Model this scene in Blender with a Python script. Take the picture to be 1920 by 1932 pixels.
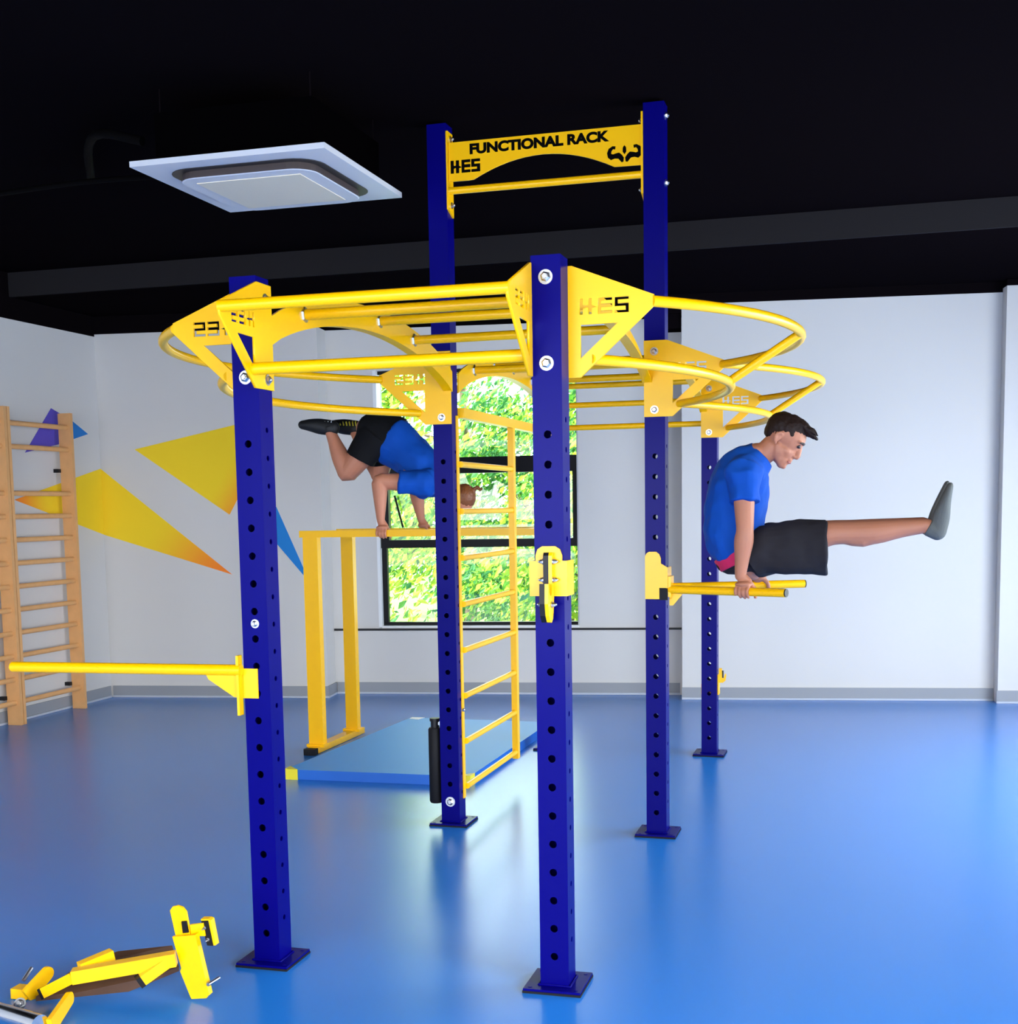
import bpy, bmesh, math, random
from mathutils import Vector, Matrix, noise
from math import sin, cos, pi, radians

for o in list(bpy.data.objects): bpy.data.objects.remove(o)
S = bpy.context.scene
C = S.collection
V = Vector

# ------------------------------------------------------------------ camera
FPX, PPX, PPY = 2432.75, 960.0, 1214.97
YAW, PITCH, ROLL = radians(-15.8656), radians(-6.0489), radians(-0.9389)
CAM = V((2.1185, -4.2009, 1.65))
Fw = V((sin(YAW)*cos(PITCH), cos(YAW)*cos(PITCH), sin(PITCH)))
R0 = V((cos(YAW), -sin(YAW), 0)); U0 = R0.cross(Fw)
Rt = R0*cos(ROLL) + U0*sin(ROLL); Up = -R0*sin(ROLL) + U0*cos(ROLL)
cd = bpy.data.cameras.new('camera'); cam = bpy.data.objects.new('camera', cd); C.objects.link(cam)
M = Matrix((Rt, Up, -Fw)).transposed().to_4x4(); M.translation = CAM
cam.matrix_world = M
cd.sensor_fit = 'AUTO'; cd.sensor_width = 36; cd.lens = FPX/1932*36
cd.shift_y = (PPY-966)/1932; cd.clip_end = 200
S.camera = cam

def ray(px, py): return Fw*FPX + Rt*(px-PPX) - Up*(py-PPY)
def at(px, py, ax, val):
    """world point seen at a photo pixel on the plane  axis=val"""
    d = ray(px, py); return CAM + d*((val-CAM[ax])/d[ax])
def atn(px, py, n, c):
    d = ray(px, py); return CAM + d*((c-n.dot(CAM))/n.dot(d))

# ------------------------------------------------------------------ world, sun, daylight, exposure
w = bpy.data.worlds.new('sky'); S.world = w; w.use_nodes = True
bg = w.node_tree.nodes['Background']; bg.inputs[0].default_value = (0.80, 0.90, 1.0, 1); bg.inputs[1].default_value = 8.0
sl = bpy.data.lights.new('sun', 'SUN'); sl.energy = 34; sl.angle = radians(1); sl.color = (1, .95, .84)
so = bpy.data.objects.new('sun', sl); so.rotation_euler = V((-.25, .62, -.78)).to_track_quat('-Z', 'Y').to_euler(); C.objects.link(so)
def area(name, loc, direction, sx, sy, power, col, spread=180):
    l = bpy.data.lights.new(name, 'AREA'); l.shape = 'RECTANGLE'; l.size = sx; l.size_y = sy; l.energy = power; l.color = col
    o = bpy.data.objects.new(name, l); o.location = loc
    o.rotation_euler = V(direction).to_track_quat('-Z', 'Y').to_euler(); C.objects.link(o); l.spread = radians(spread); return o
# daylight entering through the far right window and the windows behind the photographer, plus an added fill
area('daylight_right_window', (4.62, 3.3, 1.5), (-1, 0, -.55), 4.0, 2.0, 185, (.80, .90, 1.0))
area('added_fill_right_front', (4.62, -3.4, 1.5), (-1, .3, -.55), 4.2, 2.0, 250, (.90, .94, 1.0), 130)  # unseen fill light, added to brighten the rack's front plates
area('daylight_rear_window', (0.2, -6.85, 1.6), (0, 1, -.6), 5.0, 2.2, 210, (1.0, .97, .92), 112)
lp = bpy.data.lights.new('ceiling_lamp_glow', 'AREA'); lp.shape = 'DISK'; lp.size = .32; lp.energy = 9; lp.color = (.80, .62, 1.0)
lo = bpy.data.objects.new('ceiling_lamp_glow', lp); lo.location = (.75, -1.9, 3.52); C.objects.link(lo)
area('daylight_back_window', (-1.1, 6.95, 1.75), (0.13, -1, -.1), 1.7, 2.2, 30, (.93, 1.0, .93))
S.view_settings.view_transform = 'Standard'; S.view_settings.look = 'None'
S.view_settings.exposure = -0.30; S.view_settings.gamma = 1.0
try: S.view_settings.use_curve_mapping = False
except Exception: pass

# ------------------------------------------------------------------ materials
def srgb(r, g, b):
    f = lambda c: (c/255/12.92) if c/255 <= .04045 else ((c/255+.055)/1.055)**2.4
    return (f(r), f(g), f(b), 1)
def mat(name, col, rough=.5, metal=0, spec=.5, noise_amt=0, noise_scale=20, bump=0, bump_scale=80, coat=0, sss=0, emit=None, trans=0):
    m = bpy.data.materials.new(name); m.use_nodes = True
    nt = m.node_tree; b = nt.nodes['Principled BSDF']
    b.inputs['Base Color'].default_value = col; b.inputs['Roughness'].default_value = rough
    b.inputs['Metallic'].default_value = metal; b.inputs['Specular IOR Level'].default_value = spec
    b.inputs['Coat Weight'].default_value = coat
    if sss:
        b.inputs['Subsurface Weight'].default_value = sss; b.inputs['Subsurface Radius'].default_value = (.02, .008, .004)
    tc = nt.nodes.new('ShaderNodeTexCoord')
    if noise_amt:
        n = nt.nodes.new('ShaderNodeTexNoise'); n.inputs['Scale'].default_value = noise_scale; n.inputs['Detail'].default_value = 4
        nt.links.new(tc.outputs['Object'], n.inputs['Vector'])
        mr = nt.nodes.new('ShaderNodeMapRange'); mr.inputs['To Min'].default_value = 1-noise_amt; mr.inputs['To Max'].default_value = 1+noise_amt
        nt.links.new(n.outputs['Fac'], mr.inputs['Value'])
        mx = nt.nodes.new('ShaderNodeMix'); mx.data_type = 'RGBA'; mx.blend_type = 'MULTIPLY'; mx.inputs['Factor'].default_value = 1
        mx.inputs['A'].default_value = col; nt.links.new(mr.outputs[0], mx.inputs['B'])
        nt.links.new(mx.outputs['Result'], b.inputs['Base Color'])
    if bump:
        n2 = nt.nodes.new('ShaderNodeTexNoise'); n2.inputs['Scale'].default_value = bump_scale; n2.inputs['Detail'].default_value = 3
        nt.links.new(tc.outputs['Object'], n2.inputs['Vector'])
        bp = nt.nodes.new('ShaderNodeBump'); bp.inputs['Strength'].default_value = bump; bp.inputs['Distance'].default_value = .002
        nt.links.new(n2.outputs['Fac'], bp.inputs['Height']); nt.links.new(bp.outputs['Normal'], b.inputs['Normal'])
    return m
def gradmat(name, c0, c1, p0, p1, rough=.7, s=(0, 1)):
    """two paints blended along p0->p1 (object coords) as on the sprayed mural"""
    m = mat(name, c0, rough); nt = m.node_tree; b = nt.nodes['Principled BSDF']
    tc = nt.nodes.new('ShaderNodeTexCoord'); sub = nt.nodes.new('ShaderNodeVectorMath'); sub.operation = 'SUBTRACT'
    sub.inputs[1].default_value = p0; nt.links.new(tc.outputs['Object'], sub.inputs[0])
    dt = nt.nodes.new('ShaderNodeVectorMath'); dt.operation = 'DOT_PRODUCT'; d = V(p1)-V(p0); dt.inputs[1].default_value = d/d.length_squared
    nt.links.new(sub.outputs[0], dt.inputs[0])
    mr = nt.nodes.new('ShaderNodeMapRange'); mr.interpolation_type = 'SMOOTHSTEP'; mr.inputs['From Min'].default_value = s[0]; mr.inputs['From Max'].default_value = s[1]
    nt.links.new(dt.outputs['Value'], mr.inputs['Value'])
    mx = nt.nodes.new('ShaderNodeMix'); mx.data_type = 'RGBA'; mx.inputs['A'].default_value = c0; mx.inputs['B'].default_value = c1
    nt.links.new(mr.outputs[0], mx.inputs['Factor']); nt.links.new(mx.outputs['Result'], b.inputs['Base Color'])
    return m
yellow = mat('yellow_powder_coat', (1.0, .52, .0, 1), .30, spec=.35)
blue = mat('blue_powder_coat', (.001, .0005, .13, 1), .30, spec=.06)
steel = mat('zinc_steel', (.52, .53, .55, 1), .3, metal=1)
chrome = mat('chrome', (.75, .76, .78, 1), .12, metal=1)
rubber = mat('black_rubber', (.006, .006, .008, 1), .6, spec=.2)
darkmetal = mat('dark_metal', (.008, .008, .010, 1), .45, spec=.25)
wallpaint = mat('wall_paint', srgb(215, 211, 206), .85, spec=.25, noise_amt=.01, noise_scale=3, bump=.1, bump_scale=200)
blackpaint = mat('black_ceiling_paint', (.0042, .0030, .0038, 1), 1, spec=.0, bump=.2, bump_scale=60)
beamlit = mat('lit_beam_face_grey', (.022, .020, .021, 1), 1, spec=.0)  # light on the beam's front face is put into this grey
skirt = mat('grey_skirting', srgb(150, 152, 156), .5)
skirtlight = mat('pale_skirting_strip', srgb(190, 196, 206), .45)
floorm = mat('blue_vinyl_floor', srgb(34, 122, 210), .25, spec=.55, noise_amt=.05, noise_scale=220, bump=.06, bump_scale=500)
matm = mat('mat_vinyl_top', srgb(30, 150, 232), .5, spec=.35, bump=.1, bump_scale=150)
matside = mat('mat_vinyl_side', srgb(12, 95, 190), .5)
wood = mat('beech_wood', srgb(230, 170, 108), .45, noise_amt=.12, noise_scale=14)
whiteplastic = mat('white_plastic', srgb(206, 208, 214), .45)
grille = mat('cream_grille', srgb(225, 214, 192), .6, noise_amt=.05, noise_scale=200)
frame_dark = mat('dark_window_frame', (.004, .004, .006, 1), .4, spec=.12)
frame_white = mat('white_window_reveal', srgb(235, 235, 235), .4)
brown = mat('brown_plywood', srgb(78, 52, 34), .55, noise_amt=.2, noise_scale=12)
skin = mat('skin', srgb(182, 120, 92), .5, spec=.35, sss=.08, noise_amt=.05, noise_scale=18, bump=.12, bump_scale=120)
skin2 = mat('flushed_skin', srgb(196, 128, 98), .5, spec=.35, sss=.08, noise_amt=.05, noise_scale=18)
hairm = mat('dark_brown_hair', srgb(34, 20, 15), .6, spec=.2, noise_amt=.4, noise_scale=60, bump=.8, bump_scale=160)
hairm2 = mat('brown_hair', srgb(128, 72, 34), .5, noise_amt=.3, noise_scale=50, bump=.8, bump_scale=120)
shirtm = mat('blue_jersey', srgb(6, 74, 170), .8, spec=.2, noise_amt=.06, noise_scale=12, bump=.3, bump_scale=400)
shortsm = mat('charcoal_fabric', srgb(38, 36, 40), .85, spec=.2, noise_amt=.06, noise_scale=14, bump=.3, bump_scale=300)
shortsb = mat('black_fabric', srgb(14, 14, 17), .85, spec=.2, bump=.3, bump_scale=300)
magenta = mat('magenta_fabric', srgb(208, 30, 90), .8)
sockm = mat('grey_knit', srgb(96, 98, 95), .9, spec=.1, bump=.6, bump_scale=300)
shoem = mat('black_shoe_fabric', srgb(16, 16, 18), .6)
lacem = mat('yellow_lace', srgb(228, 214, 60), .7)
whitetrim = mat('white_trim', srgb(235, 235, 235), .6)
eyem = mat('eye_dark', srgb(40, 28, 24), .3)
lipm = mat('lip', srgb(168, 92, 84), .5)
browm = mat('brow_hair', srgb(52, 34, 28), .7)

# ------------------------------------------------------------------ helpers
def put(name, me, m=None, parent=None, kind=None, smooth=False):
    o = bpy.data.objects.new(name, me); C.objects.link(o)
    if m is not None:
        if len(me.materials): me.materials.clear()
        for q in (m if isinstance(m, (list, tuple)) else [m]): me.materials.append(q)
    if parent: o.parent = parent
    if kind: o['kind'] = kind
    if smooth:
        for p in me.polygons: p.use_smooth = True
    return o
def obj(name, bm, m, parent=None, kind=None, smooth=False, bevel=0):
    if bevel:
        bmesh.ops.bevel(bm, geom=[e for e in bm.edges if e.calc_face_angle(0) > .6], offset=bevel, segments=2, affect='EDGES', clamp_overlap=True)
    bmesh.ops.recalc_face_normals(bm, faces=bm.faces)
    me = bpy.data.meshes.new(name); bm.to_mesh(me); bm.free()
    o = put(name, me, m, parent, kind, smooth)
    if smooth:
        try: me.set_sharp_from_angle(angle=radians(40))
        except Exception: pass
    return o
def thing(name, label, cat, loc=(0, 0, 0), group=None):
    o = bpy.data.objects.new(name, None); C.objects.link(o); o.location = loc
    o.empty_display_size = .05; o['label'] = label; o['category'] = cat
    if group: o['group'] = group
    return o
def tag(o, label, cat, group=None, kind=None):
    o['label'] = label; o['category'] = cat
    if group: o['group'] = group
    if kind: o['kind'] = kind
    return o
def box(bm, a, b, mat_index=0):
    (x0, y0, z0), (x1, y1, z1) = a, b
    vs = [bm.verts.new((x, y, z)) for z in (z0, z1) for y in (y0, y1) for x in (x0, x1)]
    for f in ((0, 1, 3, 2), (4, 6, 7, 5), (0, 4, 5, 1), (2, 3, 7, 6), (0, 2, 6, 4), (1, 5, 7, 3)):
        bm.faces.new([vs[i] for i in f]).material_index = mat_index
def obox(bm, p, q, w, h, up=V((0, 0, 1))):
    """box bar from p to q, width w (sideways) and height h (along up)"""
    p, q = V(p), V(q); t = (q-p).normalized(); s = t.cross(up).normalized(); u = s.cross(t).normalized()
    vs = [bm.verts.new(c + s*i*w/2 + u*j*h/2) for c in (p, q) for i, j in ((-1, -1), (1, -1), (1, 1), (-1, 1))]
    for f in ((0, 1, 2, 3), (7, 6, 5, 4), (0, 4, 5, 1), (1, 5, 6, 2), (2, 6, 7, 3), (3, 7, 4, 0)): bm.faces.new([vs[i] for i in f])
def prism(bm, pts, off):
    """polygon pts (Vectors) extruded by vector off"""
    n = len(pts); a = [bm.verts.new(V(p)) for p in pts]; b = [bm.verts.new(V(p)+V(off)) for p in pts]
    bm.faces.new(a[::-1]); bm.faces.new(b)
    for i in range(n): bm.faces.new((a[i], a[(i+1) % n], b[(i+1) % n], b[i]))
def catmull(P, k=4):
    P = [V(p) for p in P]; out = []
    for i in range(len(P)-1):
        a = P[i-1] if i else P[0]*2-P[1]; b, c = P[i], P[i+1]; d = P[i+2] if i+2 < len(P) else P[-1]*2-P[-2]
        for j in range(k):
            t = j/k; out.append(.5*((2*b)+(c-a)*t+(2*a-5*b+4*c-d)*t*t+(3*b-a-3*c+d)*t**3))
    out.append(P[-1]); return out
def tube(bm, pts, r, seg=14, ref=None, cap='flat', smooth_k=0):
    """round/elliptic tube. r: number, list of numbers, or list of (r_ref, r_other). ref = side axis hint"""
    n0 = len(pts); R = r if isinstance(r, (list, tuple)) else [r]*n0
    R = [x if isinstance(x, (tuple, list)) else (x, x) for x in R]
    if smooth_k:
        a = catmull([V((x[0], x[1], 0)) for x in R], smooth_k); R = [(v.x, v.y) for v in a]; pts = catmull(pts, smooth_k)
    P = [V(p) for p in pts]; R = list(R)
    if cap == 'round':
        def endcap(P0, P1, r0):
            t = (P0-P1).normalized(); m = (r0[0]+r0[1])/2
            return [(P0+t*m*s, (r0[0]*c, r0[1]*c)) for s, c in ((.38, .92), (.71, .70), (.92, .38), (1.0, .06))]
        e0 = endcap(P[0], P[1], R[0]); e1 = endcap(P[-1], P[-2], R[-1])
        P = [p for p, _ in e0[::-1]]+P+[p for p, _ in e1]; R = [x for _, x in e0[::-1]]+R+[x for _, x in e1]
    rings = []; s = None
    for i, p in enumerate(P):
        t = (P[min(i+1, len(P)-1)]-P[max(i-1, 0)]).normalized()
        if ref is not None:
            s = V(ref)-t*V(ref).dot(t); s = s.normalized() if s.length > 1e-4 else t.orthogonal().normalized()
        else:
            if s is None: s = t.orthogonal().normalized()
            s = (s-t*s.dot(t)).normalized()
        u = t.cross(s)
        rings.append([bm.verts.new(p+s*cos(a)*R[i][0]+u*sin(a)*R[i][1]) for a in [2*pi*k/seg for k in range(seg)]])
    for a, b in zip(rings, rings[1:]):
        for k in range(seg): bm.faces.new((a[k], a[(k+1) % seg], b[(k+1) % seg], b[k]))
    bm.faces.new(rings[0][::-1]); bm.faces.new(rings[-1])
def ball(bm, c, r, rot=None, seg=16):
    r = r if isinstance(r, (tuple, list)) else (r, r, r)
    m = Matrix.Translation(V(c)) @ (rot.to_4x4() if rot is not None else Matrix()) @ Matrix.Diagonal((*r, 1))
    bmesh.ops.create_uvsphere(bm, u_segments=seg, v_segments=max(8, seg//2), radius=1, matrix=m)
def cyl(bm, p, q, r, seg=20): tube(bm, [p, q], r, seg)
def voxel(bm, vox, smooth_it=6, wrinkle=0, wscale=9, smooth_f=.5, seed=0):
    """fuse overlapping pieces into one continuous surface"""
    bmesh.ops.recalc_face_normals(bm, faces=bm.faces)
    me = bpy.data.meshes.new('tmp'); bm.to_mesh(me); bm.free()
    o = bpy.data.objects.new('tmp', me); C.objects.link(o)
    md = o.modifiers.new('r', 'REMESH'); md.mode = 'VOXEL'; md.voxel_size = vox; md.adaptivity = 0
    sm = o.modifiers.new('s', 'SMOOTH'); sm.iterations = smooth_it; sm.factor = smooth_f
    dg = bpy.context.evaluated_depsgraph_get(); dg.update()
    out = bpy.data.meshes.new_from_object(o.evaluated_get(dg))
    bpy.data.objects.remove(o); bpy.data.meshes.remove(me)
    if wrinkle:
        nrm = [v.normal.copy() for v in out.vertices]
        for v, n in zip(out.vertices, nrm):
            c = v.co
            d = noise.noise(V((c.x*wscale+seed, c.y*wscale, c.z*wscale*.6)))+.5*noise.noise(V((c.x*wscale*2.3, c.y*wscale*1.7+seed, c.z*wscale*2)))
            v.co = c+n*d*wrinkle
    for p in out.polygons: p.use_smooth = True
    return out
def flatplate(name, outer, holes, thick, m, parent=None):
    """2-D outline with real cut-outs, local XY, extruded along local Z"""
    cu = bpy.data.curves.new('tmp', 'CURVE'); cu.dimensions = '2D'; cu.fill_mode = 'BOTH'; cu.extrude = thick/2; cu.bevel_depth = .0008; cu.bevel_resolution = 0
    for ring in [outer]+holes:
        s = cu.splines.new('POLY'); s.points.add(len(ring)-1); s.use_cyclic_u = True
        for p, q in zip(s.points, ring): p.co = (q[0], q[1], 0, 1)
    o = bpy.data.objects.new('tmp', cu); C.objects.link(o)
    dg = bpy.context.evaluated_depsgraph_get(); dg.update()
    me = bpy.data.meshes.new_from_object(o.evaluated_get(dg)); me.name = name
    bpy.data.objects.remove(o)
    return put(name, me, m, parent)
def textmesh(name, txt, size, m, parent, extrude=.002, offset=0, width=None):
    cu = bpy.data.curves.new('tmp', 'FONT'); cu.body = txt; cu.size = size; cu.extrude = extrude; cu.offset = offset
    cu.align_x = 'LEFT'
    o = bpy.data.objects.new('tmp', cu); C.objects.link(o)
    dg = bpy.context.evaluated_depsgraph_get(); dg.update()
    me = bpy.data.meshes.new_from_object(o.evaluated_get(dg)); me.name = name
    bpy.data.objects.remove(o)
    if width:
        x0 = min(v.co.x for v in me.vertices); x1 = max(v.co.x for v in me.vertices)
        for v in me.vertices: v.co.x = (v.co.x-x0)*width/(x1-x0)
    return put(name, me, m, parent)

# rack layout (metres)
W, L = 1.085, 2.134
HB, HT, HTT = 2.077, 2.448, 3.533

# ------------------------------------------------------------------ room
SL = .1389                                    # the back wall runs slightly askew to the rack
XL, XR = -4.51, 4.75
YF = -7.0
def yw(x): return 5.944+SL*(x-XL)
CEIL = 3.56
wn = V((-SL, 1, 0)); wc = 5.944+SL*4.51
wd = V((1, SL, 0)).normalized(); wnn = V((-SL, 1, 0)).normalized()
def wbox(bm, x0, x1, z0, z1, d0, d1, mi=0):
    """box along the skewed back wall; d = distance behind its face"""
    vs = []
    for z in (z0, z1):
        for d in (d0, d1):
            for x in (x0, x1):
                p = V((x, yw(x), z))+wnn*d; vs.append(bm.verts.new(p))
    for f in ((0, 1, 3, 2), (4, 6, 7, 5), (0, 4, 5, 1), (2, 3, 7, 6), (0, 2, 6, 4), (1, 5, 7, 3)):
        bm.faces.new([vs[i] for i in f]).material_index = mi
bm = bmesh.new(); box(bm, (XL-.3, YF-.3, -.12), (XR+.3, 8.6, 0)); obj('floor', bm, floorm, kind='structure')
bm = bmesh.new(); box(bm, (XL-.3, YF-.3, CEIL), (XR+.3, 8.6, CEIL+.2)); obj('ceiling', bm, blackpaint, kind='structure')
bm = bmesh.new(); box(bm, (XL+.001, 4.79, 3.373), (XR-.001, 4.82, CEIL-.001), 0); box(bm, (XL+.001, 4.8201, 3.3735), (XR-.001, 8.3, CEIL-.001), 1); obj('trim_1', bm, [beamlit, blackpaint], kind='structure')  # front face coloured as if lit, underside kept black
WT = 3.22
# left wall: pale paint up to 3.2 m, black above
bm = bmesh.new(); box(bm, (XL-.2, YF-.2, 0), (XL, 6.4, WT-.02), 0); box(bm, (XL-.2, YF-.2, WT-.02), (XL, 6.4, CEIL), 1)
wall_left = obj('wall_left', bm, [wallpaint, blackpaint], kind='structure')
# back wall with the shallow window recess
RX0, RX1, RD = -2.515, 0.56, .27
WX0, WX1, WZ0, WZ1 = -2.075, -.325, .60, 2.86
bm = bmesh.new()
wbox(bm, XL-.1, RX0, 0, WT, 0, .6); wbox(bm, RX1, XR+.2, 0, WT+.07, 0, .6)
wbox(bm, XL-.1, RX0, WT, CEIL, 0, .6, 1); wbox(bm, RX1, XR+.2, WT+.07, CEIL, 0, .6, 1); wbox(bm, RX0, RX1, WT, CEIL, 0.0, .6, 1)
wbox(bm, RX0, WX0-.03, 0, WT, RD, .6); wbox(bm, WX1, RX1, 0, WT, RD, .6)
wbox(bm, WX0-.03, WX1, 0, WZ0-.005, RD, .6); wbox(bm, WX0-.03, WX1, WZ1, WT, RD, .6)
obj('wall_back', bm, [wallpaint, blackpaint], kind='structure')
bm = bmesh.new(); wbox(bm, .40, .555, 3.10, WT-.001, .02, RD-.002); obj('trim_4', bm, blackpaint, kind='structure')
# pilaster at the far right of the back wall
bm = bmesh.new(); wbox(bm, 3.075, XR+.15, 0, WT+.10, -.14, -.001); obj('wall_right_pilaster', bm, wallpaint, kind='structure').name = 'wall_pilaster'
bm = bmesh.new(); wbox(bm, 3.075, XR+.15, WT+.10, 3.37, -.14, -.001); obj('trim_5', bm, blackpaint, kind='structure')
# right wall: window band y -1..5.4
bm = bmesh.new()
box(bm, (XR, YF-.2, 0), (XR+.2, 7.6, .45)); box(bm, (XR, YF-.2, 2.65), (XR+.2, 7.6, WT)); box(bm, (XR, YF-.2, WT), (XR+.2, 7.6, CEIL), 1)
box(bm, (XR, 5.45, .45), (XR+.2, 7.6, 2.65)); box(bm, (XR, YF-.2, .45), (XR+.2, -5.6, 2.65)); box(bm, (XR, -1.25, .45), (XR+.2, 1.2, 2.65))
obj('wall_right', bm, [wallpaint, blackpaint], kind='structure')
bm = bmesh.new()
box(bm, (XL, YF-.2, 0), (XR, YF, .55)); box(bm, (XL, YF-.2, 2.95), (XR, YF, WT)); box(bm, (XL, YF-.2, WT), (XR, YF, CEIL), 1)
box(bm, (XL, YF-.2, .55), (-3.65, YF, 2.95)); box(bm, (2.45, YF-.2, .55), (XR, YF, 2.95))
obj('wall_front', bm, [wallpaint, blackpaint], kind='structure')
# skirtings
def skirting(name, fn):
    bm = bmesh.new(); fn(bm, 0.018, .105, .012, 0); fn(bm, 0.0, .018, .018, 1); obj(name, bm, [skirt, skirtlight], kind='structure')
skirting('baseboard_left', lambda bm, z0, z1, t, mi: box(bm, (XL+.0005, YF, z0+.001), (XL+t, 5.92, z1), mi))
def backsk(bm, z0, z1, t, mi):
    z0 += .001
    wbox(bm, XL+.02, RX0+.004, z0, z1, -t, -.0005, mi); wbox(bm, RX1-.004, 3.07, z0, z1, -t, -.0005, mi)
    wbox(bm, RX0+.02, RX1-.02, z0, z1, RD-t, RD-.0005, mi)
    wbox(bm, RX0+.0005, RX0+t, z0, z1, -t, RD-.001, mi)
skirting('baseboard_back', backsk)
skirting('baseboard_right', lambda bm, z0, z1, t, mi: wbox(bm, 3.065, XR, z0+.001, z1, -.14-t, -.1405, mi))
# thin black line under the window right across the recess
bm = bmesh.new(); wbox(bm, RX0+.005, RX1-.005, .572, .590, RD-.02, RD-.0005); obj('trim_2', bm, darkmetal, kind='structure')
# window
wroot = thing('window_1', 'tall window in the recess', 'window'); del wroot['label']; del wroot['category']; wroot['kind'] = 'structure'
bm = bmesh.new()   # white outer reveal
wbox(bm, WX0-.03, WX0, WZ0, WZ1, RD+.0, RD+.14); wbox(bm, WX0, WX1, WZ0-.005, WZ0+.012, RD-.002, RD+.16); wbox(bm, WX1-.012, WX1, WZ0, WZ1, RD+.02, RD+.14)
obj('window_reveal', bm, frame_white, wroot)
bm = bmesh.new()
FD0, FD1 = RD+.06, RD+.12
wbox(bm, WX0, WX1, 1.955, 2.095, FD0-.03, FD1); wbox(bm, WX0, WX1, 1.305, 1.375, FD0-.03, FD1)
wbox(bm, WX0, WX0+.075, 1.375, 1.955, FD0-.03, FD1); wbox(bm, WX1-.05, WX1-.012, 1.375, 1.955, FD0-.03, FD1)
wbox(bm, WX0, WX0+.045, .625, 1.305, FD0, FD1); wbox(bm, WX0, WX1-.012, .612, .640, FD0, FD1)
wbox(bm, WX0, WX1-.012, WZ1-.03, WZ1, FD0, FD1)
obj('window_frame', bm, frame_dark, wroot)
gl = bpy.data.materials.new('window_glass'); gl.use_nodes = True; nt = gl.node_tree; nt.nodes.clear()
out = nt.nodes.new('ShaderNodeOutputMaterial'); tr = nt.nodes.new('ShaderNodeBsdfTransparent'); gg = nt.nodes.new('ShaderNodeBsdfGlossy'); gg.inputs['Roughness'].default_value = .02
fr = nt.nodes.new('ShaderNodeFresnel'); fr.inputs[0].default_value = 1.35; mxs = nt.nodes.new('ShaderNodeMixShader')
tr.inputs[0].default_value = (.93, .97, .95, 1)
nt.links.new(fr.outputs[0], mxs.inputs[0]); nt.links.new(tr.outputs[0], mxs.inputs[1]); nt.links.new(gg.outputs[0], mxs.inputs[2]); nt.links.new(mxs.outputs[0], out.inputs[0])
for a, b in ((.63, 1.31), (1.37, 1.96), (2.09, 2.84)):
    bm = bmesh.new(); wbox(bm, WX0+.01, WX1-.015, a, b, FD1-.03, FD1-.024); obj('pane', bm, gl, wroot)
bm = bmesh.new()   # open casement stay and blue rail outside
p = atn(744, 935, wnn, wnn.dot(V((0, yw(0), 0)))+RD+.03); q = atn(760, 995, wnn, wnn.dot(V((0, yw(0), 0)))+RD+.03)
tube(bm, [p, q], .009, 8); obj('window_stay', bm, frame_dark, wroot)

# painted mural shapes on the walls
def mural(name, pxs, plane, m, off):
    pts = []
    for x, y in pxs:
        p = at(x, y, 0, XL+.0012) if plane == 'L' else atn(x, y, wnn, wnn.dot(V((XL, yw(XL), 0)))-.0012)
        if 180 < x < 195: p = V((XL+.0012, yw(XL)-.0004, p.z)) if plane == 'L' else V((XL+.0012, yw(XL)-.0012, p.z))   # paint runs round the corner
        pts.append(p)
    bm = bmesh.new(); prism(bm, pts, off); return pts, bm
ym = (1.0, .69, .012, 1); om = (1.0, .24, .015, 1)
def mural_obj(name, pxs, plane, c0, c1, i0, i1, s, root):
    n = V((.001, 0, 0)) if plane == 'L' else -wnn*.001
    pts, bm = mural(name, pxs, plane, None, n)
    m = gradmat(name+'_paint', c0, c1, pts[i0], pts[i1], .8, s) if c1 else mat(name+'_paint', c0, .8)
    return obj(name, bm, m, root)
wall_back = bpy.data.objects['wall_back']
mural_obj('painted_triangle', [(27, 943), (187, 884), (191, 1009)], 'L', ym, om, 1, 0, (.62, 1.0), wall_left)
mural_obj('painted_triangle', [(96, 770), (116, 782), (112, 838), (47, 854)], 'L', srgb(92, 76, 190), None, 0, 0, (0, 1), wall_left)
mural_obj('painted_triangle', [(137, 795), (166, 819), (137, 829)], 'L', srgb(20, 120, 200), None, 0, 0, (0, 1), wall_left)
mural_obj('painted_triangle', [(186, 885), (438, 1084), (191, 1009)], 'B', ym, om, 0, 1, (.45, .95), wall_back)
mural_obj('painted_triangle', [(254, 848), (490, 790), (480, 880), (433, 971)], 'B', ym, om, 0, 3, (.75, 1.15), wall_back)
mural_obj('painted_triangle', [(500, 925), (522, 958), (585, 1100), (500, 1000)], 'B', srgb(24, 128, 206), None, 0, 0, (0, 1), wall_back)

# ------------------------------------------------------------------ outside: bank of trees
random.seed(4)
bm = bmesh.new(); box(bm, (-25, 8.9, -1.2), (20, 45, -1.0)); g = obj('ground', bm, mat('grass_green', srgb(96, 128, 50), .9, noise_amt=.3, noise_scale=3), kind='structure')
leafms = []
for nm, c in (('yellow_green_leaf', srgb(168, 196, 60)), ('green_leaf', srgb(92, 150, 52)), ('deep_leaf', srgb(52, 112, 58))):  # leaf tones differ in base colour, mixed at random
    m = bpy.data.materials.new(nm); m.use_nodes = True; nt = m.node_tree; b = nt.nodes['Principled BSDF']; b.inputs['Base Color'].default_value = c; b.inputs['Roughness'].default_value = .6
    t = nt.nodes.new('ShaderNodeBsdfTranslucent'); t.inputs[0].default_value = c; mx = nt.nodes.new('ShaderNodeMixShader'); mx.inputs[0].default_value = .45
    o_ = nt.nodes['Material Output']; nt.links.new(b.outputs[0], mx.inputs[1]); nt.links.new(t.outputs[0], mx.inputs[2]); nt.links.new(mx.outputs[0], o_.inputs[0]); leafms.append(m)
bark = mat('bark', srgb(88, 74, 58), .9)
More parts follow.
